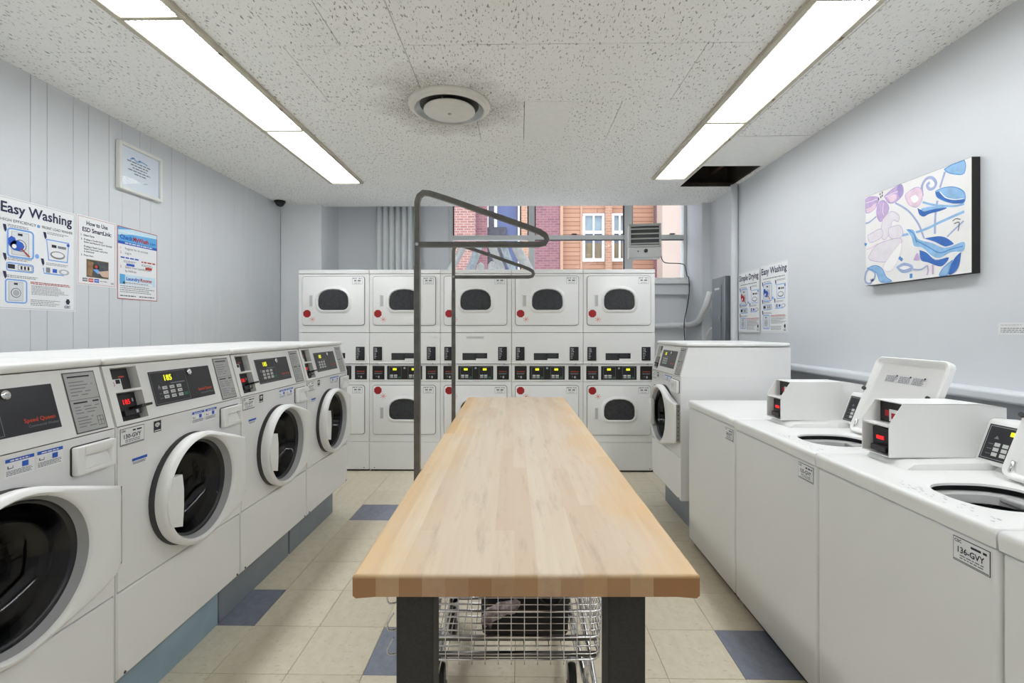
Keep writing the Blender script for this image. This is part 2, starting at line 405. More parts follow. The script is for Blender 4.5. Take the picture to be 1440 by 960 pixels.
# left wall: painted boards of uneven width
wl = B(); wl.box(XL - 0.15, XL - 0.012, Y0, YW + 0.15, 0, ZC + 0.4, mat('board_groove', (176, 180, 186), 0.7)); wall_left = struct(wl.build('wall_left'), 'grey painted wall of vertical boards')
y = Y0; wid = (0.154, 0.092, 0.102, 0.148, 0.098, 0.205); k = 0
edges = [2.545, 2.636, 2.793, 2.893, 3.04]
ys = []
yy = 2.545
while yy > Y0: ys.append(yy); yy -= wid[k % 6]; k += 1
ys = [Y0] + ys[::-1] + edges[1:]; k = 2; yy = 3.04
while yy < YB - 0.2: yy += wid[k % 6]; k += 1; ys.append(min(yy, YB))
ys.append(YB) if ys[-1] < YB else None
for a, c in zip(ys, ys[1:]):
    if c - a < 0.02: continue
    p = B(); p.box(XL - 0.012, XL, a + 0.0008, c - 0.0008, 0.0, ZC + 0.02, WALLP, 0.0016, 1); p.build('board', wall_left)
# right wall with a capped ledge
wr = B(); wr.box(XR, XR + 0.15, Y0, YW + 0.15, 0, ZC + 0.4, WALLP); wall_right = struct(wr.build('wall_right'), 'smooth light grey painted wall')
lg = B(); lg.box(XR - 0.10, XR + 0.01, Y0, 4.4, 1.062, 1.108, WALLP, 0.012, 3); struct(lg.build('trim_1'), 'painted ledge along the wall behind the top loading washers')
lw = B(); lw.box(XR - 0.018, XR + 0.01, Y0, 4.4, 0, 1.062, mat('wall_shade', (178, 181, 186), 0.6, 0, 0.03, 3)); lw.build('shaded_lower_wall', wall_right)  # wall below the ledge in a darker colour, painting in the ledge's shade
wb = B(); wb.box(XL, XR, Y0 - 0.15, Y0, 0, ZC + 0.4, WALLP); struct(wb.build('wall_front'), 'grey wall behind the camera')
# piers and back wall around the window recess
XP1, XP2, XW0, XW1, ZS = -2.18, 1.985, -0.842, 1.985, 1.945
p = B(); p.box(XL, XP1, YB, YW + 0.2, 0, 3.12, WALLB, 0.004, 1); struct(p.build('wall_pier_left'), 'grey boarded pier left of the dryers')
p = B(); p.box(XP2, XR + 0.15, YB, YW + 0.2, 0, 3.12, WALLP); struct(p.build('wall_pier_right'), 'white reveal right of the window')
p = B(); p.box(XP1, XW1, YW, YW + 0.2, 0, ZS - 0.03, WALLB); p.box(XP1, XW0, YW, YW + 0.2, ZS - 0.03, 3.12, WALLB); p.box(XW0, XW1, YW, YW + 0.2, 3.0, 3.12, WALLB)
struct(p.build('wall_back'), 'grey back wall under and left of the window')
p = B(); p.box(XL - 0.15, XR + 0.15, YE - 0.02, YW + 0.2, 3.12, 3.25, WALLB); p.box(XL, XR, YE - 0.02, YE, ZC + 0.03, 3.12, WALLB); struct(p.build('wall_header'), 'wall above the dropped ceiling at the window')

# ceiling: mineral tiles on a deck, one tile missing
HX0, HX1, HY0, HY1 = 1.545, 2.045, 4.07, 4.64
ck = B(); DK = mat('plenum_dark', (58, 50, 44), 0.9, 0, 0.2, 8)
CD = mat('tile_back', (70, 68, 64), 0.9)
mat('ceiling_smooth', (240, 240, 238), 0.9, 0, 0.03, 30, 0.15, 120)
for r in ((XL, HX0, Y0, YE), (HX0, XR, Y0, HY0), (HX0, XR, HY1, YE), (HX1, XR, HY0, HY1)):
    ck.box(r[0], r[1], r[2], r[3], ZC + 0.012, ZC + 0.03, CD)
ceiling = struct(ck.build('ceiling'), 'white fissured mineral tile ceiling')
pl = B(); pl.box(XL - 0.15, XR + 0.15, Y0, YE, ZC + 0.42, ZC + 0.5, DK); pl.box(HX0 - 0.5, HX0 - 0.45, HY0 - 0.6, HY1 + 0.4, ZC + 0.03, ZC + 0.42, DK)
pl.box(HX0 - 0.5, XR, HY1 + 0.12, HY1 + 0.17, ZC + 0.03, ZC + 0.42, DK); pl.box(HX0 - 0.5, XR, HY0 - 0.65, HY0 - 0.6, ZC + 0.03, ZC + 0.42, DK)
pl.box(XR - 0.03, XR, HY0 - 0.6, HY1 + 0.2, ZC + 0.03, ZC + 0.42, DK)
for px_ in (HX0 + 0.12, HX0 + 0.34): pl.box(px_, px_ + 0.04, HY0 - 0.6, HY1 + 0.12, ZC + 0.16, ZC + 0.26, mat('joist', (84, 64, 50), 0.9, 0, 0.2, 12))
pl.build('plenum', ceiling, label='dark void above the missing ceiling tile')
RW = [Y0, -1.85, -1.25, -0.65, -0.05, 0.55, 1.13, 1.72, 2.315, 2.90, 3.495, 4.07, 4.64, YE]
RWR = [Y0, -1.85, -1.25, -0.65, -0.05, 0.45, 1.05, 1.65, 2.245, 2.847, 3.44, HY0, HY1, YE]     # the column beside the right wall
JX = {7: [-2.05, -1.46, -0.87, -0.565, 0.03, 0.62, 1.2], 8: [-2.36, -1.76, -1.15, -0.565, 0.03, 0.32, 0.905, 1.2], 9: [-2.05, -1.46, -0.86, -0.28, 0.03, 0.31, 0.62, 1.2], 10: [-2.36, -1.76, -1.15, -0.56, 0.03, 0.62, 1.2], 11: [-2.05, -1.46, -0.86, -0.28, 0.31, 0.92]}
OPEN = {(7, -0.565), (7, -0.87), (8, -0.565), (8, -1.15), (8, 0.905), (9, 0.03), (9, 0.62), (9, -0.28)}     # joints that have opened up
ROWOPEN = {8: (-0.565, 1.25), 9: (0.03, 0.34)}
def ctile(a, c, y0, y1, ga, gc, g0, g1, m):
    t = B(); t.box(a + ga, c - gc, y0 + g0, y1 - g1, ZC - random.uniform(0, 0.0008), ZC + 0.012, m); t.build('ceiling_tile', ceiling)
gs, gb = 0.0003, 0.0019; XC = HX0
for r in range(len(RW) - 1):
    js = [XL] + [j for j in JX.get(r, [-2.05 + 0.6 * i - 0.3 * (r % 2) for i in range(6)]) if XL < j < XC - 0.1] + [XC]
    for a, c in zip(js, js[1:]):
        def ro(k): return gb if k in ROWOPEN and a >= ROWOPEN[k][0] - 0.01 and c <= ROWOPEN[k][1] + 0.35 else gs
        ctile(a, c, RW[r], RW[r + 1], gb if (r, a) in OPEN else gs, gb if (r, c) in OPEN else gs, ro(r), ro(r + 1), MATS['ceiling_smooth'] if (r, a) == (9, 0.03) else MATS['ceiling'])
for r in range(len(RWR) - 1):
    if RWR[r] == HY0: continue
    ctile(XC, XR, RWR[r], RWR[r + 1], 0.004 if 1.6 < RWR[r] < 3 else gs, gs, 0.005 if RWR[r] == 3.44 else 0.0012, 0.005 if RWR[r + 1] == 3.44 else 0.0012, MATS['ceiling_smooth'] if RWR[r] == 3.44 else MATS['ceiling'])
st_ = B(); st_.box(HX1, XR, HY0, HY1, ZC, ZC + 0.012, MATS['ceiling']); st_.build('ceiling_tile', ceiling)
rl = B(); rl.box(HX0, HX1, HY1 - 0.012, HY1, ZC - 0.004, ZC + 0.03, DK); rl.build('tile_rail', ceiling)

# window
win = struct(thing('window_1', '', ''), 'wide grey metal window above the dryers'); del win['category']
def wpart(name, x0, x1, z0, z1, y0, y1, m, bev=0.003):
    q = B(); q.box(x0, x1, y0, y1, z0, z1, m, bev, 1); return q.build(name, win)
zt = 3.0; T0, T1 = 2.435, 2.49
for nm, x0, x1 in (('jamb', XW0, XW0 + 0.045), ('mullion', 0.106, 0.182), ('mullion', 1.247, 1.345), ('jamb', XW1 - 0.035, XW1)):
    wpart(nm, x0, x1, ZS, zt, YW - 0.02, YW + 0.07, GREYF)
for x0, x1 in ((XW0 + 0.045, 0.106), (0.182, 1.247), (1.345, XW1 - 0.035)):
    wpart('transom', x0, x1, T0, T1, YW - 0.015, YW + 0.06, GREYF); wpart('rail', x0, x1, ZS, ZS + 0.035, YW - 0.01, YW + 0.06, GREYF); wpart('rail', x0, x1, zt - 0.05, zt, YW - 0.01, YW + 0.06, GREYF)
    for z0, z1 in ((ZS + 0.035, T0), (T1, zt - 0.05)):
        wpart('pane', x0, x1, z0, z1, YW + 0.022, YW + 0.027, MATS['window_glass'], 0)
for x0, z0, z1 in ((XW0 + 0.045, T1, zt), (0.094, T1, zt), (0.182, T1, zt), (1.235, T1, zt), (1.240, ZS, T0)):
    wpart('gasket', x0, x0 + 0.012, z0, z1, YW - 0.018, YW + 0.02, BLACK, 0)
for x0, x1 in ((0.182, 1.247), (1.345, XW1 - 0.035)): wpart('gasket', x0, x1, T0 - 0.008, T0, YW - 0.013, YW + 0.02, RUBBER, 0)
wpart('latch', 0.62, 0.68, T1, T1 + 0.012, YW - 0.05, YW - 0.014, RUBBER); wpart('latch', 1.78, 1.84, T1, T1 + 0.012, YW - 0.05, YW - 0.014, RUBBER)
q = B(); q.box(XW0 - 0.03, XW1, YW - 0.14, YW + 0.02, ZS - 0.05, ZS, WHITEP, 0.008, 2); q.box(XW0, XW1, YW - 0.09, YW, ZS - 0.17, ZS - 0.05, WALLB, 0.004, 1); q.build('window_sill', win)

# ---------------------------------------------------------------- street outside
g = B(); g.box(-14, 14, YW + 0.2, 24, 0.9, 1.0, mat('pavement', (176, 174, 170), 0.9, 0, 0.08, 3)); struct(g.build('ground'), 'pavement outside the window')
YF = 14.0
def fx(px): return on_y(px, 330, YF)[0]
def fz(py): return on_y(760, py, YF)[2]
Z0, Z1 = 1.0, 5.7
bl = thing('brick_house', 'red brick house with a dark blue glazed entrance seen through the left window bay', 'building', (fx(660), YF, 1.0))
def fpart(name, par, x0, x1, z0, z1, y0, y1, m, label=None):
    q = B(); q.box(x0 - par.location.x, x1 - par.location.x, y0 - YF, y1 - YF, z0 - 1.0, z1 - 1.0, m); return q.build(name, par, label=label)
fpart('brick_wall', bl, -6.0, fx(670), Z0, Z1, YF - 0.5, YF, MATS['brick_red']); fpart('brick_wall', bl, fx(670), fx(686), Z0, Z1, YF - 0.2, YF, MATS['brick_plum'])
fpart('entrance_wall', bl, fx(686), fx(736), Z0, Z1, YF + 0.2, YF + 0.5, mat('entrance_grey', (104, 104, 118), 0.6, 0, 0.3, 1.5))
fpart('door', bl, fx(699), fx(727), Z0, Z1, YF + 0.02, YF + 0.2, mat('entrance_blue', (74, 84, 124), 0.35, 0, 0.2, 1.2))
fpart('railing', bl, fx(686), fx(712), Z0, fz(320), YF - 0.1, YF, mat('railing_dark', (66, 64, 74), 0.6, 0, 0.4, 14))
fpart('door_frame', bl, fx(695), fx(699), Z0, Z1, YF, YF + 0.2, WHITEP); fpart('door_frame', bl, fx(728), fx(731), Z0, Z1, YF, YF + 0.2, WHITEP)
fpart('brick_pier', bl, fx(733), fx(746), Z0, Z1, YF - 0.2, YF + 0.2, MATS['brick_orange'])
br_ = thing('clapboard_house', 'orange sided house with white sash windows seen through the middle window bay', 'building', (fx(840), YF, 1.0))
fpart('brick_wall', br_, fx(746), fx(787), Z0, Z1, YF - 0.15, YF + 0.3, MATS['brick_plum']); fpart('corner_board', br_, fx(787), fx(791), Z0, Z1, YF - 0.2, YF + 0.3, mat('corner_board_tan', (176, 140, 120), 0.8))
PW = [(819.5, 849.5), (860, 882)]
wz0, wz1 = fz(368), fz(301)
SID = MATS['siding']
for x0, x1, z0, z1 in ((fx(791), fx(816), Z0, Z1), (fx(816), fx(853), wz1, Z1), (fx(816), fx(853), Z0, wz0), (fx(858), fx(884), wz1, Z1), (fx(858), fx(884), Z0, wz0), (fx(884), fx(919), Z0, Z1)):
    fpart('siding', br_, x0, x1, z0, z1, YF, YF + 0.3, SID)
fpart('brick_pier', br_, fx(850.5), fx(859.5), Z0, Z1, YF - 0.12, YF + 0.3, MATS['brick_orange']); fpart('corner_board', br_, fx(816), fx(819), Z0, Z1, YF - 0.03, YF + 0.3, mat('corner_board_tan', (176, 140, 120), 0.8))
RM = mat('room_dim', (118, 104, 82), 0.8, 0, 0.4, 2.0); RM2 = mat('room_blue', (136, 150, 160), 0.5, 0, 0.2, 2.0)
for a, c in PW:
    x0, x1 = fx(a), fx(c); zm = (wz0 + wz1) / 2 + 0.15
    wf = B(); ox, t = br_.location.x, 0.06
    for r in ((x0, x0 + t, wz0, wz1), (x1 - t, x1, wz0, wz1), (x0 + t, x1 - t, wz0, wz0 + 0.09), (x0 + t, x1 - t, wz1 - t, wz1), (x0 + t, x1 - t, zm - 0.04, zm + 0.04), ((x0 + x1) / 2 - 0.022, (x0 + x1) / 2 + 0.022, wz0 + 0.09, zm - 0.04), ((x0 + x1) / 2 - 0.022, (x0 + x1) / 2 + 0.022, zm + 0.04, wz1 - t)):
        wf.box(r[0] - ox, r[1] - ox, -0.07, 0.02, r[2] - 1.0, r[3] - 1.0, WHITEP)
    wo = wf.build('window', br_)
    for z0, z1, m in ((wz0, wz0 + 0.55, RM), (wz0 + 0.55, zm, mat('blind_blue', (94, 98, 120), 0.6, 0, 0.2, 3)), (zm, wz1, RM2)):
        q = B(); q.box(x0 + t - ox, x1 - t - ox, 0.03, 0.06, z0 - 1.0, z1 - 1.0, m); q.build('pane', wo)
fpart('brick_quoin', br_, fx(919), fx(930), Z0, Z1, YF - 0.1, YF + 0.3, MATS['brick_plum'])
sw = thing('stucco_house', 'pale pink stucco wall seen through the right window bay', 'building', (fx(950), YF - 1.5, 1.0))
q = B(); q.box(fx(930) * 0.9 - sw.location.x, 9 - sw.location.x, 0, 0.5, 0, 4.5, mat('stucco_pink', (178, 160, 150), 0.9, 0, 0.05, 1.5, 0.2, 20)); q.build('stucco_wall', sw)
q = B(); q.box(fx(958) * 0.9 - sw.location.x, fx(966) * 0.9 - sw.location.x, -0.06, 0, 0, 4.5, mat('stucco_light', (188, 176, 168), 0.9)); q.build('pilaster', sw)

# ---------------------------------------------------------------- ceiling lights (their lenses are the room's lamps)
FRM = mat('light_frame', (190, 184, 166), 0.45, 0.1, 0.08, 12)
def fixture(xc, y0, y1, label):
    t = thing('ceiling_light', label, 'ceiling light', (xc, (y0 + y1) / 2, ZC), 0, 'fluorescent troffers in two rows')
    L = (y1 - y0) / 2; q = B(); wl_ = 0.127; wo = 0.157
    q.box(-wo, -wl_, -L, L, -0.022, -0.0005, FRM, 0.003, 1); q.box(wl_, wo, -L, L, -0.022, -0.0005, FRM, 0.003, 1)
    q.box(-wl_, wl_, -L, -L + 0.012, -0.022, -0.0005, FRM, 0.003, 1); q.box(-wl_, wl_, L - 0.012, L, -0.022, -0.0005, FRM, 0.003, 1)
    q.build('frame', t)
    q = B(); q.box(-wl_, wl_, -L + 0.012, L - 0.012, -0.013, -0.006, MATS['lens']); q.build('lens', t, label='glowing prismatic lens')
    for yy_ in (-L * 0.55, L * 0.45):
        q = B(); q.box(wl_ + 0.004, wl_ + 0.02, yy_ - 0.012, yy_ + 0.012, -0.0245, -0.021, mat('latch_brown', (128, 112, 84), 0.5)); q.build('latch', t)
for xc, far, side in ((-1.61, 4.45, 'left'), (1.355, 4.37, 'right')):
    for k in range(5):
        wh = ['fluorescent light nearest the window in the %s row', 'second fluorescent light from the window in the %s row', 'third fluorescent light from the window in the %s row', 'fourth fluorescent light from the window in the %s row', 'fifth fluorescent light from the window in the %s row'][k] % side
        fixture(xc, far - 1.19 * (k + 1), far - 1.19 * k, wh)

# round air diffuser
v = thing('air_diffuser', 'round white ceiling air diffuser ringed with soot', 'air vent', (-0.43, 2.94, ZC))
VP = mat('diffuser_paint', (216, 214, 206), 0.4, 0, 0.04, 14)
q = B(); q.lathe([(0.250, -0.001), (0.249, -0.012), (0.240, -0.020), (0.228, -0.022), (0.220, -0.034), (0.212, -0.036), (0.208, -0.030)], (0, 0, 0), VP, n=48); q.build('outer_ring', v, 40)
q = B(); q.lathe([(0.180, -0.004), (0.130, -0.0025), (0.01, -0.002)], (0, 0, 0), mat('duct_dark', (70, 68, 66), 0.6), n=48); q.build('throat', v)
q = B(); q.lathe([(0.209, -0.031), (0.196, -0.016), (0.180, -0.004)], (0, 0, 0), mat('diffuser_metal', (176, 178, 178), 0.3, 0.6, 0.1, 12), n=48); q.build('cone', v, 40)
q = B(); q.lathe([(0.155, -0.030), (0.157, -0.037), (0.150, -0.043), (0.09, -0.050), (0.001, -0.052)], (0, 0, 0), VP, n=48); q.lathe([(0.155, -0.030), (0.001, -0.028)], (0, 0, 0), VP, n=48); disc = q.build('disc', v, 40)
q = B(); q.lathe([(0.011, -0.0515), (0.010, -0.058), (0.001, -0.060)], (0, 0, 0), FRM, n=12); q.build('screw', disc)
q = B()
for a in (0.3, 2.4, 4.5): q.tube([(0.12 * math.cos(a), 0.12 * math.sin(a), -0.002), (0.12 * math.cos(a), 0.12 * math.sin(a), -0.03)], 0.004, VP, 6)
q.build('hanger', v)
# dome camera in the corner
d = thing('dome_camera', 'small black dome security camera in the left ceiling corner', 'security camera', (-2.565, 5.10, ZC))
q = B(); q.lathe([(0.056, -0.0005), (0.056, -0.018), (0.05, -0.022)], (0, 0, 0), BLACK, n=24, caps=True); q.build('base', d, 40)
q = B(); q.lathe([(0.046, -0.022), (0.042, -0.04), (0.03, -0.054), (0.012, -0.062), (0.001, -0.063)], (0, 0, 0), GLOSSB, n=24); q.build('dome', d, 40)

# ---------------------------------------------------------------- front loading washer
PB, PT, PY = 1.052, 1.246, 0.052        # tilted control panel: lower edge, upper edge, set-back at the top
def pan(u, t, h=0.0):                   # point on the tilted panel; t 0..1 up the slope, h out of the surface
    n = Vector((0, -(PT - PB), PY)).normalized()
    return Vector((u, PY * t, PB + (PT - PB) * t)) + n * h
DCX, DCZ = 0.345, 0.752
WW = 0.683; WD = 0.72
def hull(pts):
    pts = sorted(set(pts))
    def half(ps):
        o = []
        for p in ps:
            while len(o) > 1 and (o[-1][0] - o[-2][0]) * (p[1] - o[-2][1]) - (o[-1][1] - o[-2][1]) * (p[0] - o[-2][0]) <= 0: o.pop()
            o.append(p)
        return o[:-1]
    return half(pts) + half(pts[::-1])
def radial(poly, n):
    out = []
    for i in range(n):
        a = 2 * PI * i / n; dx, dz = math.cos(a), math.sin(a); best = 1
        for (x1, z1), (x2, z2) in zip(poly, poly[1:] + poly[:1]):
            den = dx * (z2 - z1) - dz * (x2 - x1)
            if abs(den) < 1e-9: continue
            t = (x1 * (z2 - z1) - z1 * (x2 - x1)) / den; s_ = (x1 * dz - z1 * dx) / den
            if t > 0 and -1e-6 <= s_ <= 1 + 1e-6: best = t
        out.append((dx * best, dz * best))
    return out
def csc_label(par, u0, u1, v0, v1, code, y):
    f = Flat(lambda u, v_, h: (u, y - h, v_)); w_, h_ = u1 - u0, v1 - v0
    f.rect(u0, u1, v0, v1, INK, 1).rect(u0 + 0.0018, u1 - 0.0018, v0 + 0.0018, v1 - 0.0018, PAPER, 2)
    f.text('CSC', u0 + 0.05 * w_, v0 + 0.80 * h_, h_ * 0.17, INK, 3, bold=0.03)
    f.greek(u0 + 0.5 * w_, u1 - 0.08 * w_, v0 + 0.76 * h_, h_ * 0.09, 1, 1, INK, 3, 0)
    f.text(code, u0 + w_ * 0.5, v0 + 0.40 * h_, h_ * 0.34, INK, 3, 'c', 0.02, w_ * 0.72)
    f.greek(u0 + 0.2 * w_, u1 - 0.15 * w_, v0 + 0.27 * h_, h_ * 0.05, 2, h_ * 0.1, INKG, 3, 0.1)
    f.rect(u0 + 0.03 * w_, u1 - 0.03 * w_, v0 + 0.05 * h_, v0 + 0.10 * h_, INKG, 3)
    return f.build('asset_label', par, label='white asset label reading ' + code)
def make_washer(label):
    t = thing('front_load_washer', label, 'washing machine', (0, 0, 0), 0, 'white front loading washers')
    zb, zs = 0.235, 0.517
    # cabinet: front plate with a round porthole, sides, back, bottom
    q = B(); N = 48; hr = 0.185
    ang = sorted([2 * PI * i / N for i in range(N)] + [math.atan2(z - DCZ, x - DCX) % (2 * PI) for x in (0.004, WW - 0.004) for z in (zs + 0.003, PB - 0.003)])
    rect_pts = [(0.004 - DCX, zs + 0.003 - DCZ), (WW - 0.004 - DCX, zs + 0.003 - DCZ), (WW - 0.004 - DCX, PB - 0.003 - DCZ), (0.004 - DCX, PB - 0.003 - DCZ)]
    outer = []
    for a in ang:
        dx, dz = math.cos(a), math.sin(a); c_ = []
        if dx > 1e-9: c_.append(rect_pts[1][0] / dx)
        if dx < -1e-9: c_.append(rect_pts[0][0] / dx)
        if dz > 1e-9: c_.append(rect_pts[2][1] / dz)
        if dz < -1e-9: c_.append(rect_pts[0][1] / dz)
        m_ = min(c_); outer.append((DCX + dx * m_, 0.0, DCZ + dz * m_))
    inner = [(DCX + hr * math.cos(a), 0.0, DCZ + hr * math.sin(a)) for a in ang]
    q.loops([[(p[0], 0.012, p[2]) for p in outer], outer, inner, [(p[0], 0.03, p[2]) for p in inner]], ENAMEL, smooth=False)
    q.box(0.0, 0.004, 0.004, WD, zb, PB, ENAMEL); q.box(WW - 0.004, WW, 0.004, WD, zb, PB, ENAMEL)
    q.box(0.004, WW - 0.004, WD - 0.004, WD, zb, PB, ENAMEL); q.box(0.004, WW - 0.004, 0.004, WD, zb, zb + 0.004, ENAMEL)
    q.build('cabinet', t)
    q = B(); q.box(0.003, WW - 0.003, 0.0, 0.022, zb, zs - 0.003, ENAMEL, 0.006, 2); q.box(0.006, WW - 0.006, 0.022, 0.03, zb + 0.01, PB, GAP)
    # the hidden backing stays behind the porthole plate only below the door
    bmesh.ops.delete(q.bm, geom=[f for f in q.bm.faces if f.material_index == 1], context='FACES')
    lp = q.build('lower_panel', t)
    sc = B(); sc.lathe([(0.005, -0.002), (0.004, -0.004), (0.0005, -0.004)], (WW - 0.03, 0, zb + 0.012), RUBBER, 'y', 8); sc.lathe([(0.005, -0.002), (0.004, -0.004), (0.0005, -0.004)], (0.03, 0, zb + 0.012), RUBBER, 'y', 8); sc.build('screw', lp)
    # top
    q = B(); q.box(0.0, WW, PY - 0.014, WD, PT + 0.003, 1.276, ENAMEL2, 0.013, 3); q.build('top_cover', t)
    # tilted console with two recesses for the card reader
    q = B(); us = [0.003, 0.030, 0.137, WW - 0.003]; ts = [0.0, 0.06, 0.54, 0.58, 0.96, 1.0]
    for i in range(3):
        for j in range(5):
            if i == 1 and j in (1, 3):
                c4 = [(us[i], ts[j]), (us[i + 1], ts[j]), (us[i + 1], ts[j + 1]), (us[i], ts[j + 1])]
                q.loops([[pan(u, v_) for u, v_ in c4], [pan(u, v_, -0.055) for u, v_ in c4]], ENAMEL2, cap1=True, smooth=False); continue
            q.faces_from([pan(us[i], ts[j]), pan(us[i + 1], ts[j]), pan(us[i + 1], ts[j + 1]), pan(us[i], ts[j + 1])], [(0, 1, 2, 3)], ENAMEL2)
    prof = [(0.0, PB), (WD, PB), (WD, PT), (PY, PT)]
    for x in (0.003, WW - 0.003): q.faces_from([(x, a, c) for a, c in prof], [(0, 1, 2, 3)], ENAMEL2)
    q.faces_from([(0.003, WD, PB), (WW - 0.003, WD, PB), (WW - 0.003, WD, PT), (0.003, WD, PT)], [(0, 1, 2, 3)], ENAMEL2)
    con = q.build('console', t)
    rd = B()
    def pbox(bb, u0, u1, t0, t1, h0, h1, m):
        c4 = [(u0, t0), (u1, t0), (u1, t1), (u0, t1)]
        bb.loops([[pan(u, v_, h0) for u, v_ in c4], [pan(u, v_, h1) for u, v_ in c4]], m, cap0=True, cap1=True, smooth=False)
    pbox(rd, 0.032, 0.122, 0.59, 0.95, -0.053, -0.022, BLACK); pbox(rd, 0.032, 0.130, 0.07, 0.52, -0.053, -0.024, BLACK)
    pbox(rd, 0.046, 0.112, 0.14, 0.23, -0.024, 0.0, BLACK); pbox(rd, 0.095, 0.14, 0.24, 0.28, -0.024, 0.022, BLACK)
    reader = rd.build('card_reader', t)
    f = Flat(lambda u, v_, h: pan(u, v_, h)); f.e = 0.0008
    f.mp = lambda u, v_, h: pan(u, v_, -0.0235 + h)
    f.text('185', 0.066, 0.36, 0.9, LED, 1, bold=0.02)
    f.b.bm.free(); f.b = B()
    vs, fs = text_polys('185', 0.023, 0.02)
    f.b.faces_from([pan(0.070 + x, 0.34 + y_ / 0.2, -0.0225) for x, y_ in vs], fs, LED)
    f.rect(0.04, 0.054, 0.42, 0.45, INKL); f.rect(0.112, 0.118, 0.37, 0.43, INKL); f.rect(0.04, 0.047, 0.26, 0.30, INKL); f.rect(0.088, 0.098, 0.16, 0.22, INKL, 33); f.b.mi(LED); rp_ = f.build('reader_print', reader); rp_['kind'] = 'stuff'
    f = Flat(); f.e = 0.0008
    f.mp = lambda u, v_, h: pan(u, v_, -0.021 + h)
    f.rect(0.034, 0.085, 0.59, 0.78, PAPER); f.disc(0.047, 0.70, 0.010, INKR, 2, 16, 0.05); f.disc(0.047, 0.70, 0.007, PAPER, 3, 16, 0.035); f.rect(0.063, 0.08, 0.70, 0.77, INK, 2); f.rect(0.078, 0.102, 0.80, 0.825, ORNG)
    f.build('reader_sticker', reader)
    # display panel
    f = Flat(lambda u, v_, h: pan(u, v_, h)); f.e = 0.0009
    f.rect(0.170, 0.520, 0.155, 0.855, PAPER, 1); f.rect(0.178, 0.512, 0.19, 0.82, GLOSSB, 2)
    for a in ((0.183, 0.362, 0.215, 0.222), (0.183, 0.362, 0.792, 0.799)): f.rect(*a, INKG, 3)
    for a in (0.183, 0.3605): f.rect(a, a + 0.0015, 0.215, 0.799, INKG, 3)
    def ptext(body, u, tt, size, m, layer, bold=0.0):
        vs_, fs_ = text_polys(body, size, bold); f.b.faces_from([pan(u + x, tt + y_ / 0.2, layer * f.e) for x, y_ in vs_], fs_, m)
    ptext('185', 0.243, 0.63, 0.030, YEL, 3, 0.03); ptext('88', 0.296, 0.63, 0.030, mat('display_off', (66, 68, 72), 0.5), 3)
    for i in range(3):
        for j in range(3):
            u, v_ = 0.228 + i * 0.037, 0.30 + j * 0.085
            f.rect(u, u + 0.024, v_, v_ + 0.058, KEYW, 3); f.rect(u + 0.005, u + 0.019, v_ + 0.02, v_ + 0.034, INKG, 4)
        f.rect(0.206, 0.222, 0.31 + i * 0.085, 0.318 + i * 0.085, INKG, 3)
    f.rect(0.332, 0.354, 0.30, 0.36, GRNK, 3); f.greek(0.275, 0.35, 0.56, 0.02, 1, 0.1, INKG, 3, 0)
    f.poly([(0.206, 0.50), (0.222, 0.50), (0.214, 0.57)], INKG, 3)
    ptext('Speed Queen', 0.415, 0.335, 0.0155, ORNG, 3, 0.02); ptext('Commercial Washer', 0.424, 0.265, 0.0098, INKG, 3)
    dsp = f.build('display_panel', t, 'black keypad display panel with orange lettering')
    q = B(); q.loops([[pan(0.386 + r * math.cos(2 * PI * i / 20), 0.735 + r / 0.2 * math.sin(2 * PI * i / 20), h) for i in range(20)] for r, h in ((0.012, 0.001), (0.012, 0.006), (0.009, 0.008), (0.004, 0.008))], CHROME, cap1=True); q.build('key_lock', dsp, 40)
    # instruction plate
    f = Flat(lambda u, v_, h: pan(u, v_, h)); f.e = 0.0009
    f.rect(0.550, 0.656, 0.03, 0.95, mat('plate_edge', (84, 84, 84), 0.5), 1); f.rect(0.5535, 0.6525, 0.048, 0.932, SILVER, 2)
    f.greek(0.562, 0.646, 0.865, 0.022, 1, 1, INK, 3, 0); f.greek(0.562, 0.64, 0.79, 0.013, 5, 0.05, INKG, 3, 0.4); f.rect(0.5535, 0.6525, 0.525, 0.53, INK, 3)
    f.greek(0.562, 0.646, 0.47, 0.022, 1, 1, INK, 3, 0); f.greek(0.562, 0.645, 0.41, 0.013, 3, 0.045, INKG, 3, 0.4); f.greek(0.562, 0.622, 0.25, 0.013, 4, 0.045, INKG, 3, 0.3)
    for a in (0.626, 0.636, 0.646): f.rect(a, a + 0.001, 0.10, 0.24, INK, 3)
    for a in (0.10, 0.17, 0.236): f.rect(0.626, 0.647, a, a + 0.005, INK, 3)
    f.build('instruction_plate', t, 'grey plate of printed instructions')
    # stickers on the front
    f = Flat(); f.rect(0.155, 0.190, 1.001, 1.040, INK, 1); f.disc(0.1725, 1.026, 0.012, KEYW, 2, 16, 0.008); f.stroke([(0.160, 1.018), (0.168, 1.028), (0.178, 1.020), (0.187, 1.030)], 0.002, INK, 3); f.rect(0.158, 0.187, 1.004, 1.008, KEYW, 2); f.build('energy_sticker', t, 'black and white energy mark'); f = Flat()
    f.rect(0.060, 0.125, 0.911, 0.934, PAPER, 1); f.rect(0.060, 0.125, 0.925, 0.934, INKB, 2); f.greek(0.063, 0.122, 0.920, 0.0018, 3, 0.003, INKG, 2, 0.1); f.build('notice_sticker', t)
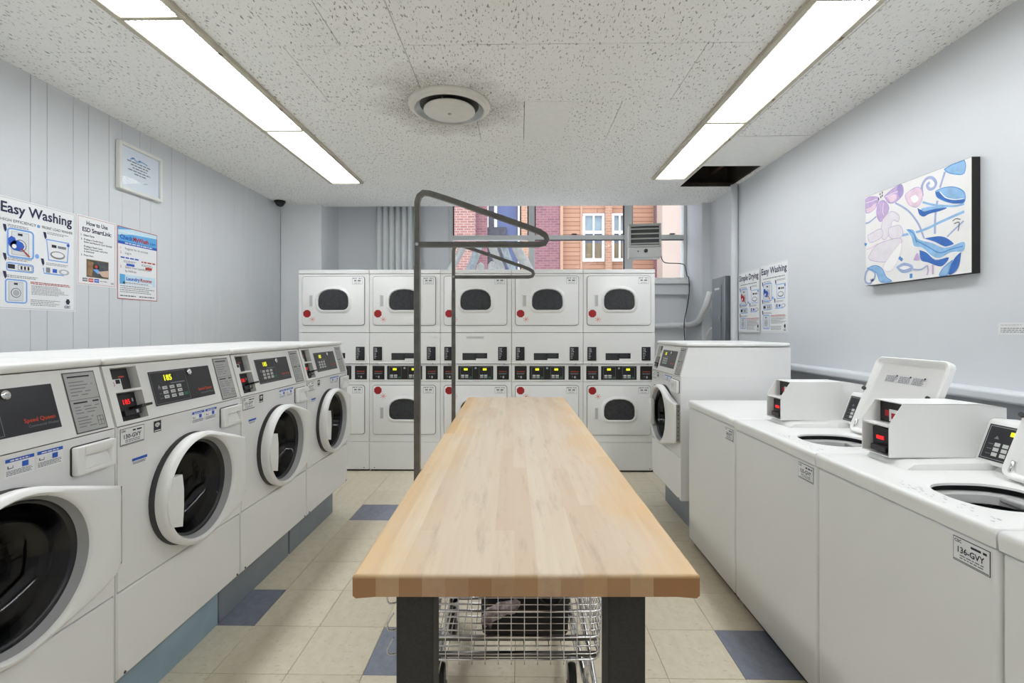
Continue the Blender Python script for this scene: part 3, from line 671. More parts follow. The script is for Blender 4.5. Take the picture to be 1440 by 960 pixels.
    for u0 in (0.352, 0.432):
        f = Flat(); f.rect(u0, u0 + 0.074, 0.990, 1.037, PAPER, 1); f.rect(u0 + 0.001, u0 + 0.073, 1.028, 1.037, INKB, 2); f.greek(u0 + 0.012, u0 + 0.06, 1.0305, 0.003, 1, 1, PAPER, 3, 0)
        f.rect(u0 + 0.006, u0 + 0.02, 1.012, 1.019, NAVY, 2); f.rect(u0 + 0.008, u0 + 0.018, 1.014, 1.021, PAPER, 3); f.rect(u0 + 0.042, u0 + 0.058, 1.010, 1.024, INKB, 2); f.greek(u0 + 0.003, u0 + 0.07, 1.005, 0.0018, 4, 0.0035, INKG, 2, 0.1); f.build('warning_sticker', t)
    # soap drawer with a scooped grip
    x0, x1, z0, z1 = 0.527, 0.664, 0.940, 1.026; hx0, hx1, hz0, hz1 = 0.556, 0.645, 0.957, 0.996
    q = B(); pts = rrect(x0, x1, z0, z1, 0.009, 3); q.prism(pts, -0.002, 0.001, RUBBER)
    q.box(x0 + 0.002, hx0, -0.022, -0.002, z0 + 0.002, z1 - 0.002, ENAMEL2, 0.004, 2); q.box(hx1, x1 - 0.002, -0.022, -0.002, z0 + 0.002, z1 - 0.002, ENAMEL2, 0.004, 2)
    q.box(hx0 - 0.006, hx1 + 0.006, -0.0219, -0.002, hz1, z1 - 0.0022, ENAMEL2, 0.003, 2); q.box(hx0 - 0.006, hx1 + 0.006, -0.0219, -0.002, z0 + 0.0022, hz0, ENAMEL2, 0.003, 2)
    q.faces_from([(hx0 - 0.004, -0.0195, hz0 - 0.001), (hx1 + 0.004, -0.0195, hz0 - 0.001), (hx1 + 0.004, -0.0025, hz1), (hx0 - 0.004, -0.0025, hz1)], [(0, 1, 2, 3)], ENAMEL2)
    q.build('soap_drawer', t, 40)
    # drum, gasket, door
    q = B(); q.lathe([(0.186, 0.002), (0.20, 0.05), (0.245, 0.09), (0.255, 0.12), (0.255, 0.42), (0.20, 0.45), (0.06, 0.45), (0.055, 0.43), (0.001, 0.42)], (DCX, 0, DCZ), DRUM, 'y', 40)
    for k in range(3):
        a = 0.5 + k * 2 * PI / 3; ca, sa = math.cos(a), math.sin(a)
        q.loops([[(DCX + ca * r - sa * o_, yv, DCZ + sa * r + ca * o_) for r, o_ in ((0.254, -0.035), (0.20, -0.008), (0.20, 0.008), (0.254, 0.035))] for yv in (0.12, 0.42)], DRUM, closed=False, smooth=False)
    q.build('drum', t, 40)
    q = B(); q.lathe([(0.211, 0.0), (0.209, -0.016), (0.20, -0.018), (0.184, 0.0), (0.178, 0.04), (0.188, 0.05)], (DCX - 0.003, 0, DCZ), RUBBER, 'y', 48); q.build('gasket', t, 40)
    N = 72; R0 = 0.213; ox, oz = DCX, DCZ
    circ = [(R0 * math.cos(2 * PI * i / 120), R0 * math.sin(2 * PI * i / 120)) for i in range(120)]
    ol = radial(hull(circ + [(0.328, 0.118), (0.328, -0.140)]), N)
    def ring(y_, sc=None, rad=None, inset=0.0):
        out = []
        for i, (x, z) in enumerate(ol):
            l = math.hypot(x, z); r = rad if rad else l - inset
            px_ = x / l * r; k_ = min(max((px_ - 0.17) / 0.15, 0), 1)
            out.append((ox + px_, y_ * (1 - 0.45 * k_ * k_), oz + z / l * r))
        return out
    q = B(); q.loops([ring(-0.018, inset=0.004), ring(-0.046), ring(-0.058, inset=0.006), ring(-0.062, inset=0.016), ring(-0.060, rad=0.198), ring(-0.055, rad=0.192), ring(-0.050, rad=0.189)], ENAMEL2)
    door = q.build('door', t, 50)
    q = B(); q.lathe([(0.189, -0.050), (0.184, -0.034), (0.180, -0.024)], (ox, 0, oz), mat('door_trim_grey', (176, 177, 179), 0.35), 'y', 60); q.lathe([(0.180, -0.024), (0.176, -0.014), (0.170, -0.012)], (ox, 0, oz), GLOSSB, 'y', 60); q.build('door_trim', door, 50)
    q = B(); q.lathe([(0.174, -0.013), (0.166, -0.002), (0.152, 0.03), (0.132, 0.055), (0.10, 0.07), (0.05, 0.078), (0.001, 0.08)], (ox, 0, oz), MATS['washer_glass'], 'y', 48); q.build('door_glass', door, 60)
    q = B(); arc = [(ox + 0.206 * math.cos(a), oz + 0.206 * math.sin(a)) for a in [math.radians(180 + 25 * k / 4) for k in range(4, -5, -1)]]
    pts = [(ox - 0.134, oz - 0.104)] + [(a, c) for a, c in arc[0:0]] + [(ox - 0.128, oz - 0.03), (ox - 0.128, oz + 0.03), (ox - 0.136, oz + 0.086)]
    pts = pts + [(x, z) for x, z in reversed(arc)] if False else pts + [(x, z) for x, z in arc[::-1]]
    q.prism(pts, -0.066, -0.040, ENAMEL2, 'y', 0.002); q.build('door_handle', door, 40)
    q = B(); q.box(WW - 0.014, WW - 0.006, -0.026, -0.0005, DCZ - 0.13, DCZ + 0.115, mat('hinge_steel', (150, 148, 144), 0.35, 0.8, 0.1, 20))
    for k in range(9): q.lathe([(0.004, 0.001), (0.004, 0.003), (0.0005, 0.003)], (WW - 0.0065, -0.014, DCZ - 0.115 + k * 0.027), RUBBER, 'x', 8)
    q.build('hinge', door)
    return t
XFL = -1.29
w2 = make_washer('second front loading washer in the left row, counting from the near end, tagged 130-GVY')
w2.location = (XFL, 1.517, 0); w2.rotation_euler = (0, 0, PI / 2)
PITCH = 0.687
w1 = dup(w2, (XFL, 1.517 - PITCH, 0), PI / 2, 'nearest front loading washer in the left row, cut by the photo edge')
w3 = dup(w2, (XFL, 1.517 + PITCH, 0), PI / 2, 'third front loading washer in the left row, beside the one tagged 130-GVY')
w4 = dup(w2, (XFL, 1.517 + 2 * PITCH, 0), PI / 2, 'front loading washer at the far end of the left row, nearest the dryers')
w5 = dup(w2, (1.06, 3.86, 0), -PI / 2, 'single front loading washer on the right, beyond the top loaders')
for wsh, code in ((w2, '130-GVY'), (w3, '131-GVY'), (w4, '132-GVY'), (w5, '133-GVY')):
    csc_label(wsh, 0.012, 0.112, 0.985, 1.041, code, 0.0)
for k, (wsh, m) in enumerate(((w1, PLNB), (w2, PLNB), (w3, PLNG), (w4, PLNG), (w5, PLNG))):
    lab = ['blue painted plinth under the nearest left front loader', 'worn blue plinth under the left front loader tagged 130-GVY', 'grey blue plinth under the third left front loader', 'grey blue plinth under the far left front loader', 'grey plinth under the single right front loader'][k]
    q = B(); q.box(0.003, PITCH - 0.005, 0.105, WD - 0.03, 0.0, 0.2345, m, 0.003, 1)
    if k in (1, 4): q.box(0.02, 0.66, 0.12, WD - 0.05, 0.0, 0.2345, m)
    o = q.build('plinth'); o.location = wsh.location; o.rotation_euler = wsh.rotation_euler
    if k in (2, 3):
        o.scale = (0.985, 1, 1)
    tag(o, lab, 'plinth', 'plinths under the front loaders')

# ---------------------------------------------------------------- stacked dryers
def dshape(cx, z0, w_, h_, k=1.0, n=10):
    hw = w_ / 2; r = 0.052 * k; zs_ = z0 + h_ * 0.46; out = []
    for i in range(n + 1):
        a = PI * i / n; out.append((cx + hw * math.copysign(abs(math.cos(a)) ** 0.85, math.cos(a)), zs_ + (z0 + h_ - zs_) * abs(math.sin(a)) ** 0.85))
    for i in range(6): a = PI + PI / 2 * i / 5; out.append((cx - hw + r + r * math.cos(a), z0 + r + r * math.sin(a)))
    for i in range(6): a = 1.5 * PI + PI / 2 * i / 5; out.append((cx + hw - r + r * math.cos(a), z0 + r + r * math.sin(a)))
    return out
DW, DD = 0.685, 0.70
DG = mat('dryer_window', (52, 53, 56), 0.16, 0, 0.25, 40)
def dryer_door(t, z0, lower):
    x0, x1, z1 = 0.038, 0.640, z0 + 0.468; parts = []
    q = B(); q.prism(rrect(x0 - 0.004, x1 + 0.004, z0 - 0.004, z1 + 0.004, 0.028, 5), -0.0025, 0.002, GAP)
    q.prism(rrect(x0, x1, z0, z1, 0.025, 5), -0.012, -0.0025, DRYW, 'y', 0.003); dr = q.build('door', t, 40)
    cz = z0 + (0.145 if not lower else 0.142)
    out, inn = dshape(0.342, cz - 0.030, 0.352, 0.258, 1.4), dshape(0.342, cz, 0.290, 0.197)
    def L(pts, y_): return [(x, y_, z) for x, z in pts]
    mid = dshape(0.342, cz - 0.022, 0.334, 0.242, 1.3)
    q = B(); q.loops([L(out, -0.012), L(mid, -0.024), L(dshape(0.342, cz - 0.006, 0.304, 0.210, 1.1), -0.026), L(inn, -0.014)], ENAMEL2); q.build('window_bezel', dr, 50)
    q = B(); q.prism(inn, -0.0155, -0.0125, DG); q.build('window_glass', dr)
    hz = z0 + (0.165 if not lower else 0.135)
    q = B(); q.prism(rrect(0.100, 0.155, hz, hz + 0.135, 0.005, 2), -0.014, -0.012, ENAMEL2, 'y'); q.box(0.104, 0.111, -0.020, -0.013, hz + 0.01, hz + 0.125, ENAMEL2, 0.002, 1); q.box(0.112, 0.140, -0.0142, -0.0135, hz + 0.015, hz + 0.12, mat('grip_shade', (186, 187, 188), 0.5)); q.build('door_handle', dr)
    f = Flat(lambda u, v_, h: (u, -0.012 - h, v_))
    oz_ = z0 + (0.110 if not lower else 0.420)
    f.disc(0.087, oz_, 0.039, STOPR, 1, 8, off=PI / 8); f.disc(0.087, oz_, 0.034, mat('sticker_dark_red', (160, 18, 28), 0.5), 2, 8, off=PI / 8); f.build('stop_sticker', dr, 'red octagon sticker'); f = Flat(lambda u, v_, h: (u, -0.012 - h, v_))
    for k in range(7):
        a = 2 * PI * k / 7; f.stroke([(0.14 + 0.008 * math.cos(a), oz_ - 0.055 + 0.008 * math.sin(a)), (0.14 + 0.030 * math.cos(a), oz_ - 0.055 + 0.028 * math.sin(a))], 0.0045, PINK, 1)
    f.disc(0.14, oz_ - 0.055, 0.009, PINK, 1, 7); f.build('star_sticker', dr, 'small pink star mark'); f = Flat(lambda u, v_, h: (u, -0.012 - h, v_))
    f.frame(0.525, 0.622, z1 - 0.075, z1 - 0.012, 0.002, INKG, 1); f.greek(0.53, 0.575, z1 - 0.024, 0.007, 1, 1, INKG, 1, 0.1); f.greek(0.585, 0.618, z1 - 0.024, 0.006, 1, 1, INKG, 1, 0.1); f.greek(0.542, 0.607, z1 - 0.048, 0.014, 1, 1, INKG, 1, 0); f.greek(0.545, 0.605, z1 - 0.062, 0.004, 2, 0.007, INKL, 1, 0.1)
    f.build('asset_tag', dr)
def make_dryer(label):
    t = thing('stacked_dryer', label, 'dryer', (0, 0, 0), 0, 'row of stacked dryers along the back wall')
    q = B(); q.box(0.0015, DW - 0.0015, 0.0, DD, 0.018, 0.282, DRYW, 0.004, 2); base = q.build('base_panel', t)
    q = B(); q.box(0.01, DW - 0.01, 0.02, DD - 0.02, 0.0, 0.018, BLACK); q.build('toe_kick', t)
    sc = B()
    for x in (0.05, DW - 0.05): sc.lathe([(0.005, -0.001), (0.004, -0.003), (0.0005, -0.003)], (x, 0, 0.035), RUBBER, 'y', 8)
    sc.build('screw', base)
    q = B(); q.box(0.0015, DW - 0.0015, 0.0, DD, 0.285, 0.861, DRYW, 0.004, 2); q.build('lower_cabinet', t)
    q = B(); q.box(0.0015, DW - 0.0015, 0.006, DD, 0.864, 1.033, DRYW, 0.003, 1); q.build('control_cabinet', t)
    q = B(); q.box(0.0015, DW - 0.0015, 0.0, DD, 1.036, 1.331, DRYW, 0.004, 2); q.build('middle_panel', t)
    q = B(); q.box(0.0015, DW - 0.0015, 0.0, DD, 1.335, 1.898, DRYW, 0.004, 2); q.build('upper_cabinet', t)
    q = B(); q.box(0.001, DW - 0.001, -0.006, DD, 1.900, 1.938, DRYW, 0.006, 2); q.build('top_cover', t)
    q = B(); q.box(0.02, DW - 0.02, 0.03, DD - 0.02, 0.02, 1.93, mat('inner_dark', (70, 70, 72), 0.8)); q.build('chassis', t)
    dryer_door(t, 1.406, False); dryer_door(t, 0.360, True)
    for x0 in (0.041, 0.557):       # card readers
        q = B(); q.box(x0, x0 + 0.084, -0.010, 0.0, 1.068, 1.198, BLACK, 0.003, 1); q.box(x0 + 0.05, x0 + 0.078, -0.016, -0.010, 1.085, 1.18, GLOSSB, 0.002, 1); rd = q.build('card_reader', t)
        f = Flat(lambda u, v_, h: (u, -0.0105 - h, v_)); f.greek(x0 + 0.010, x0 + 0.04, 1.18, 0.006, 7, 0.0155, INKL, 1, 0.5); f.stroke([(x0 + 0.035, 1.185), (x0 + 0.028, 1.165), (x0 + 0.04, 1.15)], 0.005, INKL, 2); f.build('reader_print', rd)
    f = Flat(); f.rect(0.214, 0.452, 1.071, 1.138, GLOSSB, 1); f.rect(0.345, 0.452, 1.071, 1.086, DRYW, 2); f.greek(0.222, 0.335, 1.122, 0.006, 5, 0.011, mat('ink_dim', (70, 70, 74), 0.6), 2, 0.2); f.greek(0.352, 0.44, 1.122, 0.006, 3, 0.011, mat('ink_dim', (70, 70, 74), 0.6), 2, 0.2); f.build('notice_plate', t)
    q = B(); q.box(0.004, DW - 0.004, -0.008, 0.002, 1.036, 1.046, DRYW, 0.003, 1)
    for x in (0.075, DW - 0.08): q.box(x, x + 0.016, -0.011, -0.006, 1.028, 1.040, SILVER)
    q.build('drip_lip', t)
    for x0 in (0.030, 0.545):       # coin / key panels
        q = B(); q.box(x0, x0 + 0.116, 0.000, 0.006, 0.884, 1.014, BLACK, 0.002, 1); kp = q.build('service_panel', t)
        f = Flat(lambda u, v_, h: (u, 0.0 - h, v_)); f.greek(x0 + 0.022, x0 + 0.10, 0.958, 0.006, 1, 1, ORNG, 1, 0.1); f.greek(x0 + 0.018, x0 + 0.10, 0.943, 0.004, 1, 1, INKG, 1, 0.1); f.greek(x0 + 0.022, x0 + 0.095, 0.935, 0.005, 1, 1, INKG, 1, 0.1); f.disc(x0 + 0.062, 0.908, 0.009, INKL, 1, 10, 0.012); f.disc(x0 + 0.038, 0.912, 0.006, INKG, 1, 8); f.build('panel_print', kp)
    q = B(); q.box(0.172, 0.510, 0.000, 0.006, 0.884, 1.014, BLACK, 0.002, 1); dp = q.build('display_panel', t)
    f = Flat(lambda u, v_, h: (u, 0.0 - h, v_))
    for x0 in (0.192, 0.374):
        f.frame(x0, x0 + 0.118, 0.892, 1.005, 0.002, INKG, 1); f.rect(x0 + 0.036, x0 + 0.072, 0.972, 0.992, YEL, 1)
        for i in range(2):
            for j in range(2): f.rect(x0 + 0.010 + i * 0.038, x0 + 0.040 + i * 0.038, 0.900 + j * 0.017, 0.913 + j * 0.017, KEYW if j else INKL, 1)
        f.rect(x0 + 0.090, x0 + 0.112, 0.900, 0.912, GRNK, 1)
    f.disc(0.341, 0.994, 0.010, INKL, 1, 12); f.build('display_print', dp)
    return t
XD0, YD = -2.132, 4.6
dn = ['leftmost stacked dryer, half hidden behind the left washers', 'second stacked dryer from the left, behind the taller rack post', 'middle stacked dryer, with a paper strip above its notice plate', 'second stacked dryer from the right, partly behind the table end', 'rightmost stacked dryer, beside the single right front loader']
d1 = make_dryer(dn[0]); d1.location = (XD0, YD, 0)
ds = [d1] + [dup(d1, (XD0 + DW * k, YD, 0), 0, dn[k]) for k in range(1, 5)]
f = Flat(); f.rect(0.25, 0.42, 1.275, 1.30, mat('strip_paper', (206, 208, 206), 0.6), 1); f.greek(0.26, 0.41, 1.284, 0.006, 1, 1, INKL, 2, 0.1); f.build('paper_strip', ds[2])

# ---------------------------------------------------------------- top loading washers (front faces -X)
TW, TD, TZ = 0.656, 0.70, 0.915
XT = 1.08
def make_toploader(label, full=True):
    t = thing('top_load_washer', label, 'washing machine', (0, 0, 0), 0, 'white top loading washers')
    q = B(); q.box(0.0, TW, 0.0, TD, 0.035, TZ - 0.047, ENAMEL, 0.012, 3)
    if full:     # leave the cabinet open on top for the tub
        bmesh.ops.delete(q.bm, geom=[f for f in q.bm.faces if f.calc_center_median().z > TZ - 0.0472], context='FACES')
    q.build('cabinet', t)
    q = B(); q.box(0.02, TW - 0.02, 0.03, TD - 0.02, 0.0, 0.035, RUBBER); q.build('feet', t)
    if not full:
        q = B(); q.box(-0.001, TW + 0.001, -0.006, TD, TZ - 0.045, TZ, ENAMEL2, 0.014, 3); q.build('top_cover', t); return t
    # deck with a rounded tub opening; x runs from the far side of the row (0) to the near side
    cx, cy = 0.430, 0.218; N = 64; hw, hd = 0.118, 0.130
    def sup(k, z, n=2.7):
        o = []
        for i in range(N):
            a = 2 * PI * i / N; ca, sa = math.cos(a), math.sin(a)
            o.append((cx + k * hw * math.copysign(abs(ca) ** (2 / n), ca), cy + k * hd * math.copysign(abs(sa) ** (2 / n), sa), z))
        return o
    def recta(x0, x1, y0, y1, z):
        o = []
        for i in range(N):
            a = 2 * PI * i / N; ca, sa = math.cos(a), math.sin(a); s_ = []
            if ca > 1e-9: s_.append((x1 - cx) / ca)
            if ca < -1e-9: s_.append((x0 - cx) / ca)
            if sa > 1e-9: s_.append((y1 - cy) / sa)
            if sa < -1e-9: s_.append((y0 - cy) / sa)
            o.append((cx + ca * min(s_), cy + sa * min(s_), z))
        # snap the sample nearest each corner on to it
        for X, Y in ((x0, y0), (x0, y1), (x1, y0), (x1, y1)):
            i = min(range(N), key=lambda k: (o[k][0] - X) ** 2 + (o[k][1] - Y) ** 2); o[i] = (X, Y, z)
        return o
    q = B()
    q.loops([recta(0, TW, -0.004, TD, TZ - 0.046), recta(-0.001, TW + 0.001, -0.006, TD, TZ - 0.018), recta(-0.001, TW + 0.001, -0.005, TD, TZ - 0.007), recta(0.003, TW - 0.003, 0.001, TD, TZ - 0.001), recta(0.008, TW - 0.008, 0.008, TD, TZ), sup(1.10, TZ), sup(1.0, TZ - 0.005), sup(0.99, TZ - 0.012)], ENAMEL2)
    q.loops([sup(0.99, TZ - 0.012), sup(1.25, TZ - 0.016), sup(1.25, TZ - 0.040)], RUBBER)
    # raised step behind the opening that carries the meter case
    q.prism([(0.16, TZ - 0.002), (0.185, TZ + 0.018), (TD, TZ + 0.03), (TD, TZ - 0.002)], 0.012, 0.20, ENAMEL2, 'x', 0.004)
    q.prism([(0.43, TZ - 0.002), (0.45, TZ + 0.016), (TD, TZ + 0.03), (TD, TZ - 0.002)], 0.20, TW - 0.012, ENAMEL2, 'x', 0.004)
    q.build('deck', t, 45)
    q = B(); q.loops([sup(1.22, TZ - 0.040), sup(1.10, TZ - 0.030), sup(1.0, TZ - 0.030), sup(0.93, TZ - 0.036), sup(0.91, TZ - 0.06)], mat('tub_ring_white', (206, 206, 206), 0.35)); q.build('tub_ring', t, 45)
    q = B(); q.lathe([(0.135, TZ - 0.07), (0.17, TZ - 0.12), (0.17, 0.40), (0.15, 0.38), (0.001, 0.375)], (cx, cy + 0.01, 0), DRUM, 'z', 40); q.build('tub', t, 45)
    q = B(); q.box(cx - 0.085, cx - 0.02, cy + 0.090, cy + 0.128, TZ - 0.05, TZ - 0.031, mat('bleach_cup', (190, 190, 190), 0.4), 0.006, 2); q.build('dispenser', t)
    # open lid leaning back
    hy, hz = 0.375, TZ + 0.006; ll, lw0, lw1 = 0.348, 0.285, 0.650; ta = math.radians(68)
    def lidp(x, s_, h): return (x, hy + s_ * math.cos(ta) - h * math.sin(ta), hz + s_ * math.sin(ta) + h * math.cos(ta))
    pts = rrect(lw0, lw1, 0.0, ll, 0.030, 5); ins = rrect(lw0 + 0.012, lw1 - 0.012, 0.012, ll - 0.012, 0.022, 5); ins2 = rrect(lw0 + 0.024, lw1 - 0.024, 0.020, ll - 0.026, 0.018, 5)
    q = B(); q.loops([[lidp(x, s_, -0.012) for x, s_ in pts], [lidp(x, s_, 0.010) for x, s_ in pts], [lidp(x, s_, 0.014) for x, s_ in rrect(lw0 + 0.004, lw1 - 0.004, 0.004, ll - 0.004, 0.027, 5)], [lidp(x, s_, 0.012) for x, s_ in ins], [lidp(x, s_, 0.0) for x, s_ in ins2]], ENAMEL2, cap0=True, cap1=True)
    lid = q.build('lid', t, 40)
    f = Flat(lambda u, v_, h: lidp(u, v_, h + 0.0003)); f.rect(lw0 + 0.075, lw1 - 0.085, ll - 0.105, ll - 0.07, mat('lid_label', (212, 212, 212), 0.6), 1)
    for k in range(3):
        a = lw0 + 0.08 + k * 0.068; f.greek(a, a + 0.06, ll - 0.080, 0.003, 6, 0.0048, INKG, 2, 0.2); f.rect(a + 0.05, a + 0.058, ll - 0.080, ll - 0.073, INK, 3)
    f.build('lid_label', lid)
    q = B()
    for x, s_ in ((lw1 - 0.05, 0.20), ):
        q.tube([lidp(x, s_, 0.0), lidp(x, s_, 0.008)], 0.007, RUBBER, 10)
    q.build('bumper', lid); q = B()
    q.tube([lidp(lw0 - 0.001, ll * 0.56, 0.004), lidp(lw0 + 0.006, ll * 0.56, 0.022)], 0.008, RUBBER, 10); q.build('bumper', lid)
    q = B(); q.tube([lidp(lw0 + 0.022, 0.012, 0.006), lidp(lw0 + 0.022, 0.055, 0.006)], 0.005, CHROME, 8); q.build('hinge', lid)
    # meter case: hollow front with two bays
    x0, x1 = 0.012, 0.140; zb = TZ + 0.022; y0, y1 = 0.150, 0.535; zt_ = zb + 0.180
    side = [(y0, zb), (y1, zb), (y1, zt_ - 0.012), (y1 - 0.09, zt_), (y0 + 0.046, zt_), (y0, zb + 0.110)]
    q = B()
    q.prism(side, x0, x0 + 0.003, ENAMEL2, 'x'); q.prism(side, x1 - 0.003, x1, ENAMEL2, 'x')
    q.box(x0, x1, y0, y1, zb, zb + 0.003, ENAMEL2); q.box(x0, x1, y0 + 0.046, y1 - 0.09, zt_ - 0.003, zt_, ENAMEL2); q.box(x0 + 0.003, x1 - 0.003, y0 + 0.115, y1, zb + 0.003, zt_ - 0.013, ENAMEL2); q.box(x0 + 0.003, x1 - 0.003, y0 + 0.004, y0 + 0.12, zb + 0.098, zb + 0.103, ENAMEL2)
    q.prism([(y1 - 0.09, zt_), (y1, zt_ - 0.012), (y1, zt_ - 0.015), (y1 - 0.09, zt_ - 0.003)], x0, x1, ENAMEL2, 'x')
    mc = q.build('meter_case', t)
    q = B(); q.box(x0 + 0.02, x1 - 0.006, y0 + 0.022, y0 + 0.11, zb + 0.008, zb + 0.090, BLACK, 0.004, 1); q.box(x0 + 0.035, x1 - 0.025, y0 + 0.004, y0 + 0.03, zb + 0.010, zb + 0.03, BLACK, 0.003, 1); q.box(x0 + 0.006, x1 - 0.006, y0 + 0.062, y0 + 0.112, zb + 0.104, zt_ - 0.006, BLACK); rd = q.build('card_reader', t)
    q = B(); q.box(x0 + 0.044, x0 + 0.076, y0 + 0.0195, y0 + 0.0225, zb + 0.048, zb + 0.060, LED); q.build('reader_display', rd); q = B(); q.box(x0 + 0.05, x0 + 0.095, y0 + 0.0595, y0 + 0.0625, zb + 0.108, zb + 0.150, PAPER); q.box(x0 + 0.03, x0 + 0.0505, y0 + 0.060, y0 + 0.0625, zb + 0.125, zb + 0.145, INKR); q.box(x0 + 0.06, x0 + 0.085, y0 + 0.0588, y0 + 0.060, zb + 0.118, zb + 0.138, INKR); q.build('reader_sticker', rd)
    # keypad pod between case and lid
    px0, px1 = 0.142, 0.282
    q = B(); q.prism([(0.425, zb - 0.004), (0.474, zb + 0.128), (0.486, zb + 0.135), (0.56, zb + 0.13), (0.56, zb - 0.004)], px0, px1, ENAMEL2, 'x', 0.004); pod = q.build('keypad_pod', t, 40)
    dv = Vector((0, 0.049, 0.132)); nv = Vector((0, -0.132, 0.049)).normalized()
    f = Flat(lambda u, v_, h: Vector((u, 0.425, zb - 0.004)) + dv * v_ + nv * (h + 0.0002)); f.e = 0.0009
    f.rect(px0 + 0.012, px1 - 0.008, 0.09, 0.93, GLOSSB, 1)
    for a in ((px0 + 0.017, px1 - 0.013, 0.125, 0.135), (px0 + 0.017, px1 - 0.013, 0.885, 0.895), (px0 + 0.017, px0 + 0.0185, 0.125, 0.895), (px1 - 0.0145, px1 - 0.013, 0.125, 0.895)): f.rect(*a, INKL, 2)
    for i in range(3):
        for j in range(3): f.rect(px0 + 0.048 + i * 0.026, px0 + 0.066 + i * 0.026, 0.20 + 0.115 * j, 0.285 + 0.115 * j, KEYW, 2)
        f.rect(px0 + 0.028, px0 + 0.044, 0.235 + 0.115 * i, 0.25 + 0.115 * i, INKG, 2)
    f.rect(px0 + 0.085, px0 + 0.112, 0.72, 0.82, YEL, 2); f.poly([(px0 + 0.04, 0.60), (px0 + 0.056, 0.60), (px0 + 0.048, 0.68)], INKG, 2); f.build('keypad', pod)
    # worn print on the front lip of the deck
    f = Flat(lambda u, v_, h: (u, v_, TZ + h)); 
    for k in range(34): 
        a, c = random.uniform(0.30, 0.62), random.uniform(0.022, 0.062); f.rect(a, a + random.uniform(0.004, 0.012), c, c + 0.003, INKL, 1)
    dp_ = f.build('deck_print', t); dp_['kind'] = 'stuff'
    return t
YT = [3.083, 2.420, 1.757, 1.094]
t2 = make_toploader('open top loading washer tagged 135-GVY, second from the far end'); t2.location = (XT, YT[1], 0); t2.rotation_euler = (0, 0, -PI / 2)
t3 = dup(t2, (XT, YT[2], 0), -PI / 2, 'open top loading washer tagged 136-GVY, third from the far end')
t4 = dup(t2, (XT, YT[3], 0), -PI / 2, 'nearest top loading washer, cut by the right photo edge')
t1 = make_toploader('flat topped white washer at the far end of the top loaders', False); t1.location = (XT, YT[0], 0); t1.rotation_euler = (0, 0, -PI / 2)
for tt, code in ((t1, '134-GVY'), (t2, '135-GVY'), (t3, '136-GVY')): csc_label(tt, 0.545, 0.640, 0.795, 0.855, code, 0.0)

# ---------------------------------------------------------------- butcher block table
TX, TY0, TY1, TZT, THK = 0.027, 0.912, 3.30, 0.90, 0.047
tab = thing('work_table', 'long butcher block folding table on black steel legs', 'table', camf(TX, (TY0 + TY1) / 2, 0), TH)
HL, HW = (TY1 - TY0) / 2, 0.330
tt_ = B(); tt_.box(-HW + 0.012, HW - 0.012, -HL + 0.012, HL - 0.012, -THK + 0.001, -THK + 0.004, MATS['wood']); top = tt_.build('tabletop', tab); top.location = (0, 0, TZT)
NS = 15; sw_ = 2 * HW / NS
for i in range(NS):
    cuts = sorted(random.sample([-0.9, -0.65, -0.4, -0.15, 0.1, 0.35, 0.6, 0.85], 2)); ys_ = [-HL] + [c + random.uniform(-0.1, 0.1) for c in cuts] + [HL]
    for a, c in zip(ys_, ys_[1:]):
        q = B(); x0, x1 = -HW + i * sw_, -HW + (i + 1) * sw_
        pts = [(x0, -THK + 0.004), (x1, -THK + 0.004), (x1, 0), (x0, 0)]
        r = 0.006
        if i == 0: pts = [(x0 + r, -THK + 0.001), (x1, -THK + 0.004), (x1, 0), (x0 + r, 0), (x0 + r * 0.3, -r * 0.3), (x0, -r), (x0, -THK + r)]
        if i == NS - 1: pts = [(x0, -THK + 0.004), (x1 - r, -THK + 0.001), (x1, -THK + r), (x1, -r), (x1 - r * 0.3, -r * 0.3), (x1 - r, 0), (x0, 0)]
        q.prism(pts, a + (0.0001), c - 0.0001, MATS['wood'], 'y')
        if a == -HL or c == HL:      # ease the top end edge
            yv = a + 0.0001 if a == -HL else c - 0.0001
            ed = [e for e in q.bm.edges if all(abs(v_.co.y - yv) < 1e-5 and v_.co.z > -1e-5 for v_ in e.verts)]
            bmesh.ops.bevel(q.bm, geom=ed, offset=0.004, segments=2, profile=0.5, affect='EDGES')
        q.build('stave', top)
for sx in (-1, 1):
    for sy in (-1, 1):
        q = B(); q.box(-0.0375, 0.0375, -0.0375, 0.0375, 0.0, TZT - THK + 0.0005, LEGB, 0.004, 2); o = q.build('leg', tab); o.location = (sx * 0.212 + (-0.0095 if sx < 0 else -0.009) + 0.0, sy * (HL - 0.085), 0)
    q = B(); q.box(-0.02, 0.02, -HL + 0.15, HL - 0.15, TZT - THK - 0.06, TZT - THK, LEGB); o = q.build('side_rail', tab); o.location = (sx * 0.21, 0, 0)

